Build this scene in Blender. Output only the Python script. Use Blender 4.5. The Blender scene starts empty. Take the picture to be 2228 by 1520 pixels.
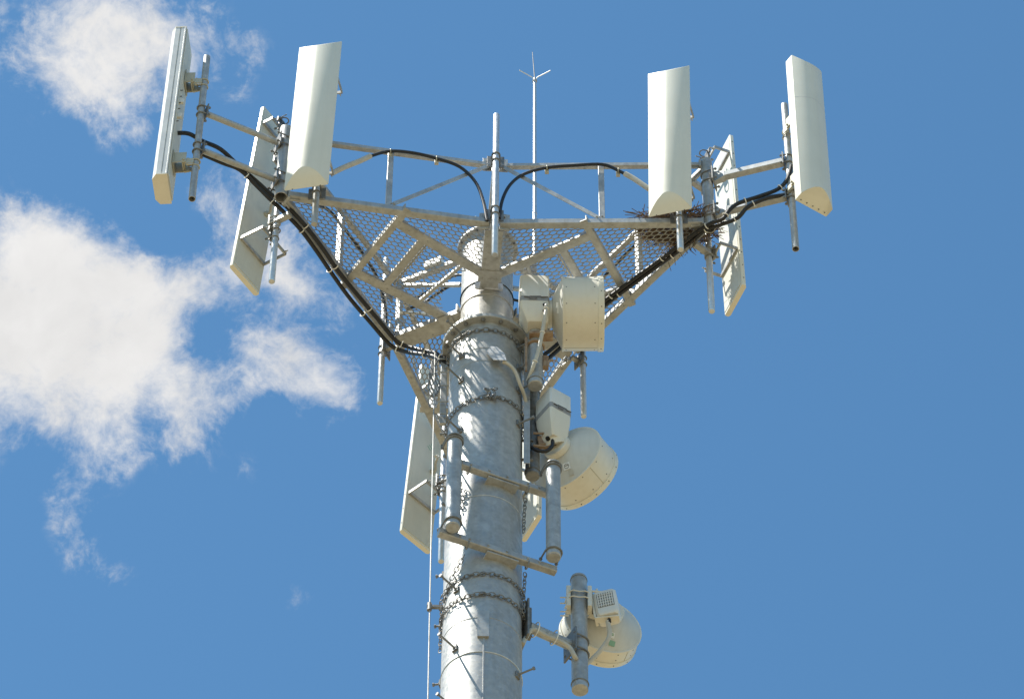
import bpy, bmesh, math, random
from mathutils import Vector, Matrix
random.seed(7)
C = bpy.context.scene.collection
sc = bpy.context.scene
R_ = math.radians
V = Vector

# ------------------------------------------------------------------ camera
# origin = pole axis at the underside of the platform; ground lies 31.36 m below
GROUND = -31.36
cam_d = bpy.data.cameras.new('camera'); cam = bpy.data.objects.new('camera', cam_d); C.objects.link(cam)
right = V((0.9998770, -0.0150875, 0.0042762)); up = V((-0.0145240, -0.7881258, 0.6153428)); fwd = V((0.0059138, 0.6153292, 0.7882481))
m = Matrix.Identity(4)
for i in range(3):
    m[i][0] = right[i]; m[i][1] = up[i]; m[i][2] = -fwd[i]
m.translation = V((0.0, -22.79934, -29.7582))
cam.matrix_world = m
cam_d.sensor_width = 36; cam_d.lens = 153.1175
cam_d.clip_start = 0.5; cam_d.clip_end = 20000
sc.camera = cam

# ------------------------------------------------------------------ light
SUN_EL, SUN_AZ = 61.0, -79.5        # azimuth: 0 = behind the camera (-y), negative = to the left (-x)
a, e = R_(SUN_AZ), R_(SUN_EL)
to_sun = V((math.sin(a)*math.cos(e), -math.cos(a)*math.cos(e), math.sin(e)))
sun_d = bpy.data.lights.new('sun', 'SUN'); sun_d.energy = 5.0; sun_d.angle = R_(0.53); sun_d.color = (1.0, 0.955, 0.87)
sun = bpy.data.objects.new('sun', sun_d); C.objects.link(sun)
sun.location = (0, 0, 40); sun.rotation_euler = to_sun.to_track_quat('Z', 'Y').to_euler()

sc.view_settings.view_transform = 'Standard'; sc.view_settings.look = 'None'
sc.view_settings.gamma = 1; sc.view_settings.exposure = 0.85
try: sc.view_settings.use_curve_mapping = False
except Exception: pass

# ------------------------------------------------------------------ sky with clouds
w = bpy.data.worlds.new('World'); sc.world = w; w.use_nodes = True
nt = w.node_tree; N = nt.nodes; Lk = nt.links
for n in list(N): N.remove(n)
def nd(t, **k):
    n = N.new(t)
    for q, v in k.items(): setattr(n, q, v)
    return n
out = nd('ShaderNodeOutputWorld'); bg = nd('ShaderNodeBackground'); bgc = nd('ShaderNodeBackground'); mixs = nd('ShaderNodeMixShader')
sky = nd('ShaderNodeTexSky'); sky.sky_type = 'NISHITA'; sky.sun_disc = False
sky.sun_elevation = R_(SUN_EL); sky.sun_rotation = math.atan2(to_sun.x, to_sun.y)
sky.altitude = 200; sky.air_density = 1.0; sky.dust_density = 0.3; sky.ozone_density = 1.0
hs = nd('ShaderNodeHueSaturation'); hs.inputs['Saturation'].default_value = 1.0; hs.inputs['Value'].default_value = 1.0; hs.inputs['Hue'].default_value = 0.5
tint = nd('ShaderNodeMix', data_type='RGBA', blend_type='MULTIPLY'); tint.inputs['Factor'].default_value = 1; tint.inputs[7].default_value = (.77, 1.22, 1.33, 1)
Lk.new(sky.outputs[0], tint.inputs[6]); Lk.new(tint.outputs[2], hs.inputs['Color']); Lk.new(hs.outputs[0], bg.inputs[0]); bg.inputs[1].default_value = 0.0723
tc = nd('ShaderNodeTexCoord')
def mth(op, a, b=None, clamp=False):
    n = nd('ShaderNodeMath', operation=op); n.use_clamp = clamp
    for i, x in enumerate((a, b)):
        if x is None: continue
        if isinstance(x, (int, float)): n.inputs[i].default_value = x
        else: Lk.new(x, n.inputs[i])
    return n.outputs[0]
norm = nd('ShaderNodeVectorMath', operation='NORMALIZE'); Lk.new(tc.outputs['Generated'], norm.inputs[0])
# cloud banks: (direction, angular radius, weight)
BANKS = [((-0.10474, 0.60825, 0.78680), 0.0310, 1.30), ((-0.08923, 0.60483, 0.79134), 0.0211, 0.90), ((-0.08684, 0.62150, 0.77859), 0.0211, 0.90), 
         ((-0.07452, 0.61123, 0.78794), 0.0166, 0.75), ((-0.07224, 0.62123, 0.78029), 0.0166, 0.75), ((-0.06382, 0.62396, 0.77884), 0.0111, 0.55), 
         ((-0.10084, 0.59341, 0.79856), 0.0133, 0.80), ((-0.07993, 0.60018, 0.79586), 0.0166, 0.60), ((-0.06731, 0.60479, 0.79354), 0.0155, 0.65), 
         ((-0.05794, 0.60168, 0.79664), 0.0155, 0.70), ((-0.04745, 0.60105, 0.79780), 0.0122, 0.75), ((-0.06129, 0.58893, 0.80586), 0.0144, 0.60), 
         ((-0.05292, 0.58741, 0.80756), 0.0111, 0.50), ((-0.04215, 0.60365, 0.79613), 0.0089, 0.50), ((-0.03868, 0.62119, 0.78271), 0.0139, 0.85), 
         ((-0.04507, 0.61696, 0.78571), 0.0133, 0.70), ((-0.05248, 0.61350, 0.78795), 0.0111, 0.55), ((-0.03391, 0.62289, 0.78157), 0.0078, 0.50), 
         ((-0.05656, 0.62004, 0.78253), 0.0111, 0.45), ((-0.08975, 0.63198, 0.76977), 0.0133, 0.65), ((-0.09481, 0.63820, 0.76401), 0.0089, 0.55), 
         ((-0.09362, 0.64468, 0.75870), 0.0083, 0.55), ((-0.09191, 0.65073, 0.75372), 0.0066, 0.45), ((-0.08404, 0.65388, 0.75192), 0.0066, 0.35), 
         ((-0.06889, 0.63199, 0.77191), 0.0111, 0.50), ((-0.06772, 0.57853, 0.81285), 0.0100, 0.00), ((-0.08987, 0.55713, 0.82555), 0.0199, 0.78), 
         ((-0.07011, 0.55517, 0.82878), 0.0111, 0.40), ((-0.10225, 0.56309, 0.82004), 0.0133, 0.70), ((-0.09288, 0.56651, 0.81880), 0.0100, 0.50), 
         ((-0.08558, 0.56852, 0.81821), 0.0133, 0.75), ((-0.08083, 0.57427, 0.81467), 0.0089, 0.55), ((-0.07526, 0.56023, 0.82491), 0.0144, 0.60), 
         ((-0.06486, 0.55747, 0.82766), 0.0133, 0.35), ((-0.05646, 0.56026, 0.82639), 0.0089, 0.42), ((-0.05845, 0.56758, 0.82124), 0.0078, 0.28), 
         ((-0.08889, 0.55109, 0.82970), 0.0188, 0.80), ((-0.06509, 0.61194, 0.78822), 0.0094, -0.75), ((-0.07481, 0.59404, 0.80095), 0.0122, -0.80), 
         ((-0.06434, 0.59478, 0.80131), 0.0078, -0.40), ((-0.05152, 0.60852, 0.79187), 0.0089, -0.50), ((-0.04803, 0.62680, 0.77770), 0.0066, -0.50), 
         ((-0.07628, 0.62847, 0.77409), 0.0066, -0.30), ((-0.09181, 0.57000, 0.81650), 0.0055, -0.40), ((-0.09590, 0.57497, 0.81254), 0.0066, -0.40), 
         ((-0.03314, 0.60778, 0.79342), 0.0078, 0.50), ((-0.04262, 0.65911, 0.75084), 0.0066, 0.24), ((-0.05518, 0.63644, 0.76935), 0.0055, 0.24), 
         ((-0.04860, 0.59512, 0.80216), 0.0089, 0.35), ((-0.13669, 0.60625, 0.78344), 0.0465, 1.30), ((-0.13218, 0.55243, 0.82301), 0.0288, 1.00), 
         ((-0.16046, 0.66782, 0.72682), 0.0554, 1.10)]
tot = None
for d, rad, wgt in BANKS:
    dv = V(d).normalized()
    ds = nd('ShaderNodeVectorMath', operation='DISTANCE'); Lk.new(norm.outputs[0], ds.inputs[0]); ds.inputs[1].default_value = dv
    q = mth('MULTIPLY', ds.outputs['Value'], 1.0/rad)
    q = mth('SUBTRACT', 1.0, q, True)
    q = mth('MULTIPLY', q, wgt)
    tot = q if tot is None else mth('ADD', tot, q)
tot = mth('MAXIMUM', mth('MINIMUM', tot, 1.5), 0.0)
def noise(scale, detail, rough, dist=0.0):
    n = nd('ShaderNodeTexNoise'); n.inputs['Scale'].default_value = scale; n.inputs['Detail'].default_value = detail
    n.inputs['Roughness'].default_value = rough; n.inputs['Distortion'].default_value = dist
    Lk.new(norm.outputs[0], n.inputs['Vector']); return n.outputs['Fac']
# domain warp: bends the noise so that the edges fray into wisps
wn = nd('ShaderNodeTexNoise'); wn.inputs['Scale'].default_value = 38; wn.inputs['Detail'].default_value = 4; Lk.new(norm.outputs[0], wn.inputs['Vector'])
wsub = nd('ShaderNodeVectorMath', operation='SUBTRACT'); Lk.new(wn.outputs['Color'], wsub.inputs[0]); wsub.inputs[1].default_value = (.5, .5, .5)
wsc = nd('ShaderNodeVectorMath', operation='SCALE'); Lk.new(wsub.outputs[0], wsc.inputs[0]); wsc.inputs['Scale'].default_value = .012
wadd = nd('ShaderNodeVectorMath', operation='ADD'); Lk.new(norm.outputs[0], wadd.inputs[0]); Lk.new(wsc.outputs[0], wadd.inputs[1])
def wnoise(scale, detail, rough):
    n = nd('ShaderNodeTexNoise'); n.inputs['Scale'].default_value = scale; n.inputs['Detail'].default_value = detail; n.inputs['Roughness'].default_value = rough
    Lk.new(wadd.outputs[0], n.inputs['Vector']); return n.outputs['Fac']
n1 = wnoise(70, 13, .68); n2 = wnoise(260, 8, .64)
nn = mth('ADD', mth('MULTIPLY', mth('SUBTRACT', n1, .52), 4.2), mth('MULTIPLY', mth('SUBTRACT', n2, .5), 1.9))
amp = mth('SUBTRACT', 1.0, mth('MULTIPLY', tot, .38))
f = mth('ADD', mth('MULTIPLY', tot, 1.2), mth('MULTIPLY', nn, amp))
f = mth('MULTIPLY', f, mth('MINIMUM', mth('MULTIPLY', tot, 4.0), 1.0))
mr = nd('ShaderNodeMapRange', interpolation_type='SMOOTHSTEP'); Lk.new(f, mr.inputs['Value'])
mr.inputs['From Min'].default_value = .05; mr.inputs['From Max'].default_value = 1.75; mr.inputs['To Min'].default_value = 0; mr.inputs['To Max'].default_value = .97
n3 = noise(48, 7, .55, .3)
shade = nd('ShaderNodeMapRange'); Lk.new(n3, shade.inputs['Value']); shade.inputs['From Min'].default_value = .3; shade.inputs['From Max'].default_value = .7
shade.inputs['To Min'].default_value = .425; shade.inputs['To Max'].default_value = .50
bgc.inputs[0].default_value = (1.0, .985, .965, 1); Lk.new(shade.outputs[0], bgc.inputs[1])
Lk.new(mr.outputs[0], mixs.inputs[0]); Lk.new(bg.outputs[0], mixs.inputs[1]); Lk.new(bgc.outputs[0], mixs.inputs[2]); Lk.new(mixs.outputs[0], out.inputs[0])

# ------------------------------------------------------------------ materials
def mat(name, c1, c2=None, rough=.5, metal=0.0, scale=8.0, detail=5, spangle=0.0, bump=0.0, streak=None, rvar=.08, contrast=.5):
    M = bpy.data.materials.new(name); M.use_nodes = True
    t = M.node_tree; b = t.nodes['Principled BSDF']
    b.inputs['Metallic'].default_value = metal; b.inputs['Roughness'].default_value = rough
    c2 = c2 or c1
    tcd = t.nodes.new('ShaderNodeTexCoord')
    nz = t.nodes.new('ShaderNodeTexNoise'); nz.inputs['Scale'].default_value = scale; nz.inputs['Detail'].default_value = detail; nz.inputs['Roughness'].default_value = .6
    t.links.new(tcd.outputs['Object'], nz.inputs['Vector'])
    cr = t.nodes.new('ShaderNodeValToRGB'); cr.color_ramp.elements[0].position = .5-contrast*.4; cr.color_ramp.elements[1].position = .5+contrast*.4
    cr.color_ramp.elements[0].color = (*c1, 1); cr.color_ramp.elements[1].color = (*c2, 1)
    t.links.new(nz.outputs['Fac'], cr.inputs['Fac'])
    col = cr.outputs['Color']
    if spangle:
        vo = t.nodes.new('ShaderNodeTexVoronoi'); vo.inputs['Scale'].default_value = 34; vo.inputs['Randomness'].default_value = 1
        t.links.new(tcd.outputs['Object'], vo.inputs['Vector'])
        sx = t.nodes.new('ShaderNodeSeparateColor'); t.links.new(vo.outputs['Color'], sx.inputs[0])
        mp = t.nodes.new('ShaderNodeMapRange'); mp.inputs['To Min'].default_value = 1-spangle; mp.inputs['To Max'].default_value = 1+spangle
        t.links.new(sx.outputs[0], mp.inputs['Value'])
        mx = t.nodes.new('ShaderNodeMix'); mx.data_type = 'RGBA'; mx.blend_type = 'MULTIPLY'; mx.inputs['Factor'].default_value = 1
        t.links.new(col, mx.inputs[6]); t.links.new(mp.outputs[0], mx.inputs[7]); col = mx.outputs[2]
        mp2 = t.nodes.new('ShaderNodeMapRange'); mp2.inputs['To Min'].default_value = rough-.1; mp2.inputs['To Max'].default_value = rough+.1
        t.links.new(sx.outputs[1], mp2.inputs['Value']); t.links.new(mp2.outputs[0], b.inputs['Roughness'])
    elif rvar:
        mp2 = t.nodes.new('ShaderNodeMapRange'); mp2.inputs['To Min'].default_value = max(.02, rough-rvar); mp2.inputs['To Max'].default_value = rough+rvar
        t.links.new(nz.outputs['Fac'], mp2.inputs['Value']); t.links.new(mp2.outputs[0], b.inputs['Roughness'])
    if streak:      # rain streaks that run down the thing
        mpg = t.nodes.new('ShaderNodeMapping'); mpg.inputs['Scale'].default_value = (22, 22, .9)
        t.links.new(tcd.outputs['Object'], mpg.inputs['Vector'])
        ns = t.nodes.new('ShaderNodeTexNoise'); ns.inputs['Scale'].default_value = 1.0; ns.inputs['Detail'].default_value = 6
        t.links.new(mpg.outputs[0], ns.inputs['Vector'])
        rs = t.nodes.new('ShaderNodeMapRange'); rs.inputs['From Min'].default_value = .5; rs.inputs['From Max'].default_value = .78
        rs.inputs['To Max'].default_value = streak[3]; t.links.new(ns.outputs['Fac'], rs.inputs['Value'])
        mx = t.nodes.new('ShaderNodeMix'); mx.data_type = 'RGBA'; t.links.new(rs.outputs[0], mx.inputs['Factor'])
        t.links.new(col, mx.inputs[6]); mx.inputs[7].default_value = (*streak[:3], 1); col = mx.outputs[2]
    t.links.new(col, b.inputs['Base Color'])
    if bump:
        bp = t.nodes.new('ShaderNodeBump'); bp.inputs['Strength'].default_value = bump; bp.inputs['Distance'].default_value = .004
        t.links.new(nz.outputs['Fac'], bp.inputs['Height']); t.links.new(bp.outputs[0], b.inputs['Normal'])
    return M

GALV = mat('galvanized_steel', (.34, .34, .325), (.52, .52, .50), .50, .4, 7, 6, spangle=.10, streak=(.20, .185, .16, .35))
GALV_POLE = mat('galvanized_pole', (.39, .382, .358), (.51, .50, .468), .50, .45, 12, 10, spangle=.08, streak=(.27, .26, .24, .22))
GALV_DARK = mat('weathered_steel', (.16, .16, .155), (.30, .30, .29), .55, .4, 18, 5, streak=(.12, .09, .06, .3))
GALV_BRIGHT = mat('bright_steel', (.55, .56, .56), (.68, .69, .69), .42, .6, 12, 5, spangle=.06)
FRAME = mat('frame_steel', (.36, .372, .372), (.49, .50, .495), .55, .35, 9, 6, spangle=.06, streak=(.22, .19, .14, .45))
GRATE = mat('expanded_metal', (.30, .30, .285), (.42, .42, .40), .55, .3, 14, 4)
WHITE = mat('radome_white', (.72, .695, .585), (.77, .745, .64), .38, 0, 3, 5, streak=(.62, .60, .50, .30))
BACKW = mat('panel_back_white', (.58, .58, .51), (.66, .655, .58), .5, 0, 4, 5, streak=(.50, .50, .44, .35))
ALU = mat('panel_edge', (.60, .59, .55), (.70, .69, .64), .42, .25, 9, 4)
CREAM = mat('dish_cream', (.70, .67, .58), (.76, .73, .635), .42, 0, 4, 5, streak=(.58, .54, .42, .25))
BOXW = mat('radio_white', (.70, .69, .64), (.76, .75, .70), .5, 0, 6, 5, streak=(.5, .48, .4, .3))
TANB = mat('bracket_tan', (.42, .40, .31), (.54, .51, .40), .5, .1, 14, 5)
BLACK = mat('cable_black', (.010, .010, .011), (.020, .020, .022), .5, 0, 30, 3)
DARK = mat('dark_hole', (.01, .01, .01), (.015, .015, .015), .7, 0, 10, 2)
CONDUIT = mat('conduit_grey', (.46, .43, .36), (.58, .55, .47), .5, 0, 16, 4)
TIE = mat('cable_tie_white', (.78, .76, .70), (.84, .82, .76), .5)
BOLT = mat('bolt_steel', (.10, .10, .10), (.22, .21, .20), .5, .5, 40, 3)
RUST = mat('rusty_bracket', (.22, .12, .06), (.42, .32, .22), .7, .1, 22, 6)
TWIG = mat('twig', (.10, .06, .035), (.24, .17, .11), .85, 0, 12, 4)
STICK = mat('sticker_white', (.80, .80, .78), (.84, .84, .82), .5)
GREEN = mat('sticker_green', (.18, .38, .28), (.26, .46, .34), .5)
BOWL = mat('dish_back_shaded', (.58, .565, .505), (.65, .635, .575), .5, 0, 5, 5, streak=(.46, .44, .37, .3))  # greyer than the drum cream: shade on the dish back put into the colour
COLLAR = mat('collar_grey', (.30, .30, .30), (.40, .40, .395), .5, .1, 12, 4)
GRILLE = mat('grille_grey', (.16, .16, .15), (.22, .22, .20), .6)
SAND = mat('dry_ground', (.15, .118, .063), (.27, .215, .122), .95, 0, .12, 9, contrast=.6)
CONC = mat('concrete', (.34, .33, .31), (.44, .43, .40), .9, 0, 3, 8)

# ------------------------------------------------------------------ mesh builder
def frame_of(d, ref=None):
    d = V(d).normalized()
    r = V(ref) if ref is not None else V((0, 0, 1))
    if abs(d.dot(r.normalized())) > .98: r = V((0, 1, 0)) if abs(d.y) < .9 else V((1, 0, 0))
    x = r.cross(d).normalized(); y = d.cross(x).normalized()
    return x, y, d          # y lies towards ref
MW = {}
class MB:
    def __init__(s): s.v = []; s.f = []
    def loops(s, loops, closed=True, cap0=True, cap1=True):
        base = len(s.v); n = len(loops[0])
        for lp in loops: s.v += [V(p) for p in lp]
        for i in range(len(loops)-1):
            for j in range(n if closed else n-1):
                k = (j+1) % n
                s.f.append((base+i*n+j, base+i*n+k, base+(i+1)*n+k, base+(i+1)*n+j))
        if cap0: s.f.append(tuple(base+j for j in reversed(range(n))))
        if cap1: s.f.append(tuple(base+(len(loops)-1)*n+j for j in range(n)))
        return s
    def tube(s, p0, p1, r, n=20, r2=None, caps=True):
        p0, p1 = V(p0), V(p1); x, y, d = frame_of(p1-p0); r2 = r if r2 is None else r2
        L = [[p+(x*math.cos(t)+y*math.sin(t))*q for t in [2*math.pi*j/n for j in range(n)]] for p, q in ((p0, r), (p1, r2))]
        return s.loops(L, cap0=caps, cap1=caps)
    def pipe(s, p0, p1, r, t=.006, n=24, cap=False):
        """hollow pipe with open ends"""
        p0, p1 = V(p0), V(p1); x, y, d = frame_of(p1-p0)
        def ring(p, q): return [p+(x*math.cos(2*math.pi*j/n)+y*math.sin(2*math.pi*j/n))*q for j in range(n)]
        if cap: return s.tube(p0, p1, r, n)
        L = [ring(p0, r-t), ring(p0, r), ring(p1, r), ring(p1, r-t), ring(p0, r-t)]
        return s.loops(L, cap0=False, cap1=False)
    def path(s, pts, r, n=8, sub=4, smooth=True):
        P = [V(p) for p in pts]
        if smooth and len(P) > 2:
            Q = []
            for i in range(len(P)-1):
                a = P[max(i-1, 0)]; b = P[i]; c = P[i+1]; d = P[min(i+2, len(P)-1)]
                for k in range(sub):
                    t = k/sub
                    Q.append(.5*((2*b)+(c-a)*t+(2*a-5*b+4*c-d)*t*t+(3*b-a-3*c+d)*t**3))
            Q.append(P[-1]); P = Q
        L = []; x = None
        for i, p in enumerate(P):
            d = (P[min(i+1, len(P)-1)]-P[max(i-1, 0)])
            if d.length < 1e-9: continue
            d.normalize()
            if x is None: x = frame_of(d)[0]
            x = (x-d*x.dot(d)).normalized(); y = d.cross(x)
            rr = r if not callable(r) else r(i/(len(P)-1))
            L.append([p+(x*math.cos(2*math.pi*j/n)+y*math.sin(2*math.pi*j/n))*rr for j in range(n)])
        s.P = P
        return s.loops(L)
    def beam(s, p0, p1, w, h, up=(0, 0, 1), ch=None):
        p0, p1 = V(p0), V(p1); x, y, d = frame_of(p1-p0, up)
        c = min(w, h)*.12 if ch is None else ch
        prof = [(-w/2+c, -h/2), (w/2-c, -h/2), (w/2, -h/2+c), (w/2, h/2-c), (w/2-c, h/2), (-w/2+c, h/2), (-w/2, h/2-c), (-w/2, -h/2+c)]
        return s.loops([[p+x*u+y*v for u, v in prof] for p in (p0, p1)])
    def prof(s, p0, p1, poly, up=(0, 0, 1)):
        p0, p1 = V(p0), V(p1); x, y, d = frame_of(p1-p0, up)
        return s.loops([[p+x*u+y*v for u, v in poly] for p in (p0, p1)])
    def box(s, c, sx, sy, sz, rot=0.0, ch=None):
        c = V(c); return s.beam(c-V((0, 0, sz/2)), c+V((0, 0, sz/2)), sx, sy, up=(-math.sin(rot), math.cos(rot), 0), ch=ch)
    def lathe(s, prof, o=(0, 0, 0), axis=(0, 0, 1), n=48, cap0=True, cap1=True):
        x, y, d = frame_of(axis); o = V(o)
        return s.loops([[o+d*z+(x*math.cos(2*math.pi*j/n)+y*math.sin(2*math.pi*j/n))*r for j in range(n)] for r, z in prof], cap0=cap0, cap1=cap1)
    def torus(s, c, axis, R, r, n=28, k=8, a0=0.0, a1=2*math.pi, ref=None):
        x, y, d = frame_of(axis, ref); c = V(c); full = abs(a1-a0-2*math.pi) < 1e-6
        L = []
        for i in range(n+1):
            t = a0+(a1-a0)*i/n; e = x*math.cos(t)+y*math.sin(t)
            L.append([c+e*(R+r*math.cos(2*math.pi*j/k))+d*(r*math.sin(2*math.pi*j/k)) for j in range(k)])
        return s.loops(L, cap0=not full, cap1=not full)
    def bolt(s, c, axis, r=.012, h=.012, stud=0):
        c = V(c); ax = V(axis).normalized(); s.tube(c, c+ax*h, r, 6)
        if stud: s.tube(c, c+ax*(h+stud), r*.5, 8)
        return s
    def link(s, c, d, side, L=.052, W=.030, r=.0042, n=4, k=5):
        """one stadium shaped chain link lying along d, its flat in the plane of d and side"""
        c = V(c); d = V(d).normalized(); q = (V(side)-d*V(side).dot(d)).normalized(); nn = d.cross(q)
        a = W/2; h = L/2-a; loops = []
        pts = []
        for i in range(n+1):
            t = -math.pi/2+math.pi*i/n; pts.append((d*(h+a*math.cos(t))+q*(a*math.sin(t)), d*math.cos(t)+q*math.sin(t)))
        for i in range(n+1):
            t = math.pi/2+math.pi*i/n; pts.append((d*(-h+a*math.cos(t))+q*(a*math.sin(t)), d*math.cos(t)+q*math.sin(t)))
        pts.append(pts[0])
        for p, e in pts: loops.append([c+p+e*(r*math.cos(2*math.pi*j/k))+nn*(r*math.sin(2*math.pi*j/k)) for j in range(k)])
        return s.loops(loops, cap0=False, cap1=False)
    def chain(s, pts, out_dir, L=.052, step=.038, jit=.12, tw=.6):
        P = [V(p) for p in pts]; i = 0; acc = 0.0
        Ls = [0.0]
        for j in range(1, len(P)): Ls.append(Ls[-1]+(P[j]-P[j-1]).length)
        k = 0; t = 0.0
        while t <= Ls[-1]:
            while i < len(P)-2 and Ls[i+1] < t: i += 1
            f = (t-Ls[i])/max(1e-9, Ls[i+1]-Ls[i]); p = P[i].lerp(P[i+1], f); d = P[i+1]-P[i]
            o = V(out_dir(p)) if callable(out_dir) else V(out_dir)
            sd = o if k % 2 else o.cross(d.normalized())
            ang = tw+random.uniform(-jit, jit); dn = d.normalized(); q = (sd-dn*sd.dot(dn)).normalized()
            sd = q*math.cos(ang)+dn.cross(q)*math.sin(ang)
            s.link(p, d, sd, L); t += step; k += 1
        return s
    def build(s, name, m, parent=None, sharp=34, local=False):
        me = bpy.data.meshes.new(name)
        inv = Matrix.Identity(4)
        if parent is not None and not local: inv = MW[parent.name].inverted()
        if local: vs = s.v
        else: vs = [inv @ p for p in s.v]
        me.from_pydata([tuple(p) for p in vs], [], s.f)
        bm = bmesh.new(); bm.from_mesh(me)
        bmesh.ops.recalc_face_normals(bm, faces=bm.faces)
        lim = R_(sharp)
        for f in bm.faces: f.smooth = True
        for ed in bm.edges:
            if len(ed.link_faces) == 2 and ed.calc_face_angle(0) > lim: ed.smooth = False
        bm.to_mesh(me); bm.free()
        me.materials.append(m)
        o = bpy.data.objects.new(name, me); C.objects.link(o)
        if parent is not None:
            o.parent = parent; MW[o.name] = MW[parent.name]
        else: MW[o.name] = Matrix.Identity(4)
        return o
def thing(name, label, cat, loc=(0, 0, 0), group=None, mtx=None):
    o = bpy.data.objects.new(name, None); C.objects.link(o); o.empty_display_size = .2
    M = mtx if mtx is not None else Matrix.Translation(V(loc))
    o.matrix_world = M; MW[o.name] = M.copy()
    o['label'] = label; o['category'] = cat
    if group: o['group'] = group
    return o
def tag(o, label, cat, group=None):
    o['label'] = label; o['category'] = cat
    if group: o['group'] = group
    return o
def pol(r, az, z=0.0): return V((r*math.cos(az), r*math.sin(az), z))
def at(phi, r, z):          # point round the pole: phi = 0 faces the camera, positive to the right
    p = R_(phi); return V((r*math.sin(p), -r*math.cos(p), z))

# ------------------------------------------------------------------ ground
g = MB(); n = 40; S = 9000
g.loops([[(-S, -S, GROUND), (S, -S, GROUND), (S, S, GROUND), (-S, S, GROUND)]], cap0=False, cap1=True)
o = g.build('ground', SAND); o['kind'] = 'structure'
pad = MB().lathe([(1.25, GROUND+.004), (1.25, GROUND+.22), (1.2, GROUND+.25)], n=40)
tag(pad.build('concrete_footing', CONC), 'round concrete footing under the steel pole', 'footing')

# ------------------------------------------------------------------ the pole
RP = .308                       # radius of the lower shaft near its top
def rp(z): return RP+(-z)*.0016
pole = thing('monopole', 'tall grey galvanized steel pole carrying the antenna platform', 'tower pole', (0, 0, GROUND+.25))
zs = [-.62, -2, -4, -6, -10, -16, -24, GROUND+.25]
MB().lathe([(rp(z), z) for z in zs], n=72).build('lower_shaft', GALV_POLE, pole)
fl = MB().lathe([(RP+.002, -.62), (RP+.004, -.578), (.372, -.578), (.376, -.574), (.376, -.538), (.372, -.534), (.222, -.534)], n=72, cap0=False, cap1=False)
flo = fl.build('flange', FRAME, pole)
for i in range(14):
    q = pol(.342, 2*math.pi*(i+.3)/14, -.578); fb = MB(); fb.bolt(q, (0, 0, -1), .021, .014, .012); fb.tube(q, q+V((0, 0, .05)), .010, 8); fb.bolt(q+V((0, 0, .044)), (0, 0, 1), .019, .016, .02)
    fb.build('flange_bolt', GALV_DARK, flo)
MB().lathe([(.224, -.5339), (.224, -.05), (.222, .84)], n=64).build('upper_shaft', GALV_POLE, pole)
MB().lathe([(.2245, -.075), (.231, -.072), (.231, -.03), (.2245, -.027)], n=64, cap0=False, cap1=False).build('collar', GALV, pole)
tf = MB().lathe([(.2225, .80), (.232, .835), (.262, .842), (.265, .846), (.265, .872), (.262, .876), (.0, .876)], n=64, cap0=False, cap1=False).build('top_flange', FRAME, pole)
for i in range(16): MB().bolt(pol(.248, 2*math.pi*i/16, .841), (0, 0, -1), .011, .012).build('flange_bolt', BOLT, tf)
for z, r in ((-2.86, .0035), (-4.74, .005), (-4.34, .0025), (-.93, .002), (-1.1, .002)):
    MB().torus((0, 0, z), (0, 0, 1), rp(z)+r*.3, r, n=72, k=6).build('band', GALV_BRIGHT if r > .003 else GALV, pole)
cv = MB(); z0 = -4.42
L = []
for r in (rp(z0)-.01, rp(z0)+.024):
    L.append([at(p, r, z) for p, z in ((-6.5, z0-.16), (9, z0-.16), (9, z0+.14), (-6.5, z0+.14))])
cv.loops(L); cvo = cv.build('access_cover', GALV_POLE, pole)
sm = MB()
sm.beam(at(2.5, rp(-4.6)+.003, -4.585), at(2.5, rp(-9)+.003, -9), .012, .008, up=at(2.5, 1, 0)); sm.build('weld_seam', GALV_POLE, pole)
# climbing pegs
def peg(phi, z, ln=.19):
    b = MB(); r = rp(z); b.tube(at(phi, r-.01, z), at(phi, r+ln, z), .0085, 10); b.tube(at(phi, r+ln-.008, z), at(phi, r+ln+.006, z), .016, 6)
    b.tube(at(phi, r, z), at(phi, r+.022, z), .018, 6); b.box(at(phi, r+.008, z-.004), .05, .016, .06, rot=R_(phi))
    b.build('step_bolt', GALV_DARK, pole)
for z in (-.66, -.95, -1.28, -1.95, -2.45, -3.05, -3.93, -4.62, -5.3): peg(-41, z)
for z in (-.72, -1.0, -1.3, -1.75, -4.83): peg(60, z, .15)
for z in (-1.62, -2.3, -2.85, -3.42, -4.02, -4.70, -5.3): peg(-101, z, .065)
# flap plate over the cable port on the front of the pole
pl = MB(); nrm = V((.12, -1, .0)).normalized()
L = []
for off in (.03, .036):
    L.append([V(p)+V((0, -1, 0))*off for p in ((.0, -.30, -1.02), (.062, -.335, -1.17), (.17, -.325, -1.16), (.152, -.30, -1.03), (.085, -.29, -.93), (.035, -.29, -.93))])
pl.loops(L); plo = pl.build('port_cover', GALV_BRIGHT, pole)
MB().path([(.14, -.335, -1.15), (.19, -.325, -1.17), (.245, -.29, -1.225), (.285, -.235, -1.32), (.325, -.14, -1.36), (.35, -.06, -1.42)], .016, 10).build('port_conduit', CONDUIT, pole)
# base plate far below
bp = MB().lathe([(.62, GROUND+.2501), (.62, GROUND+.30), (rp(GROUND)+.001, GROUND+.30)], n=48, cap1=False); bp.build('base_plate', GALV, pole)

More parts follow.
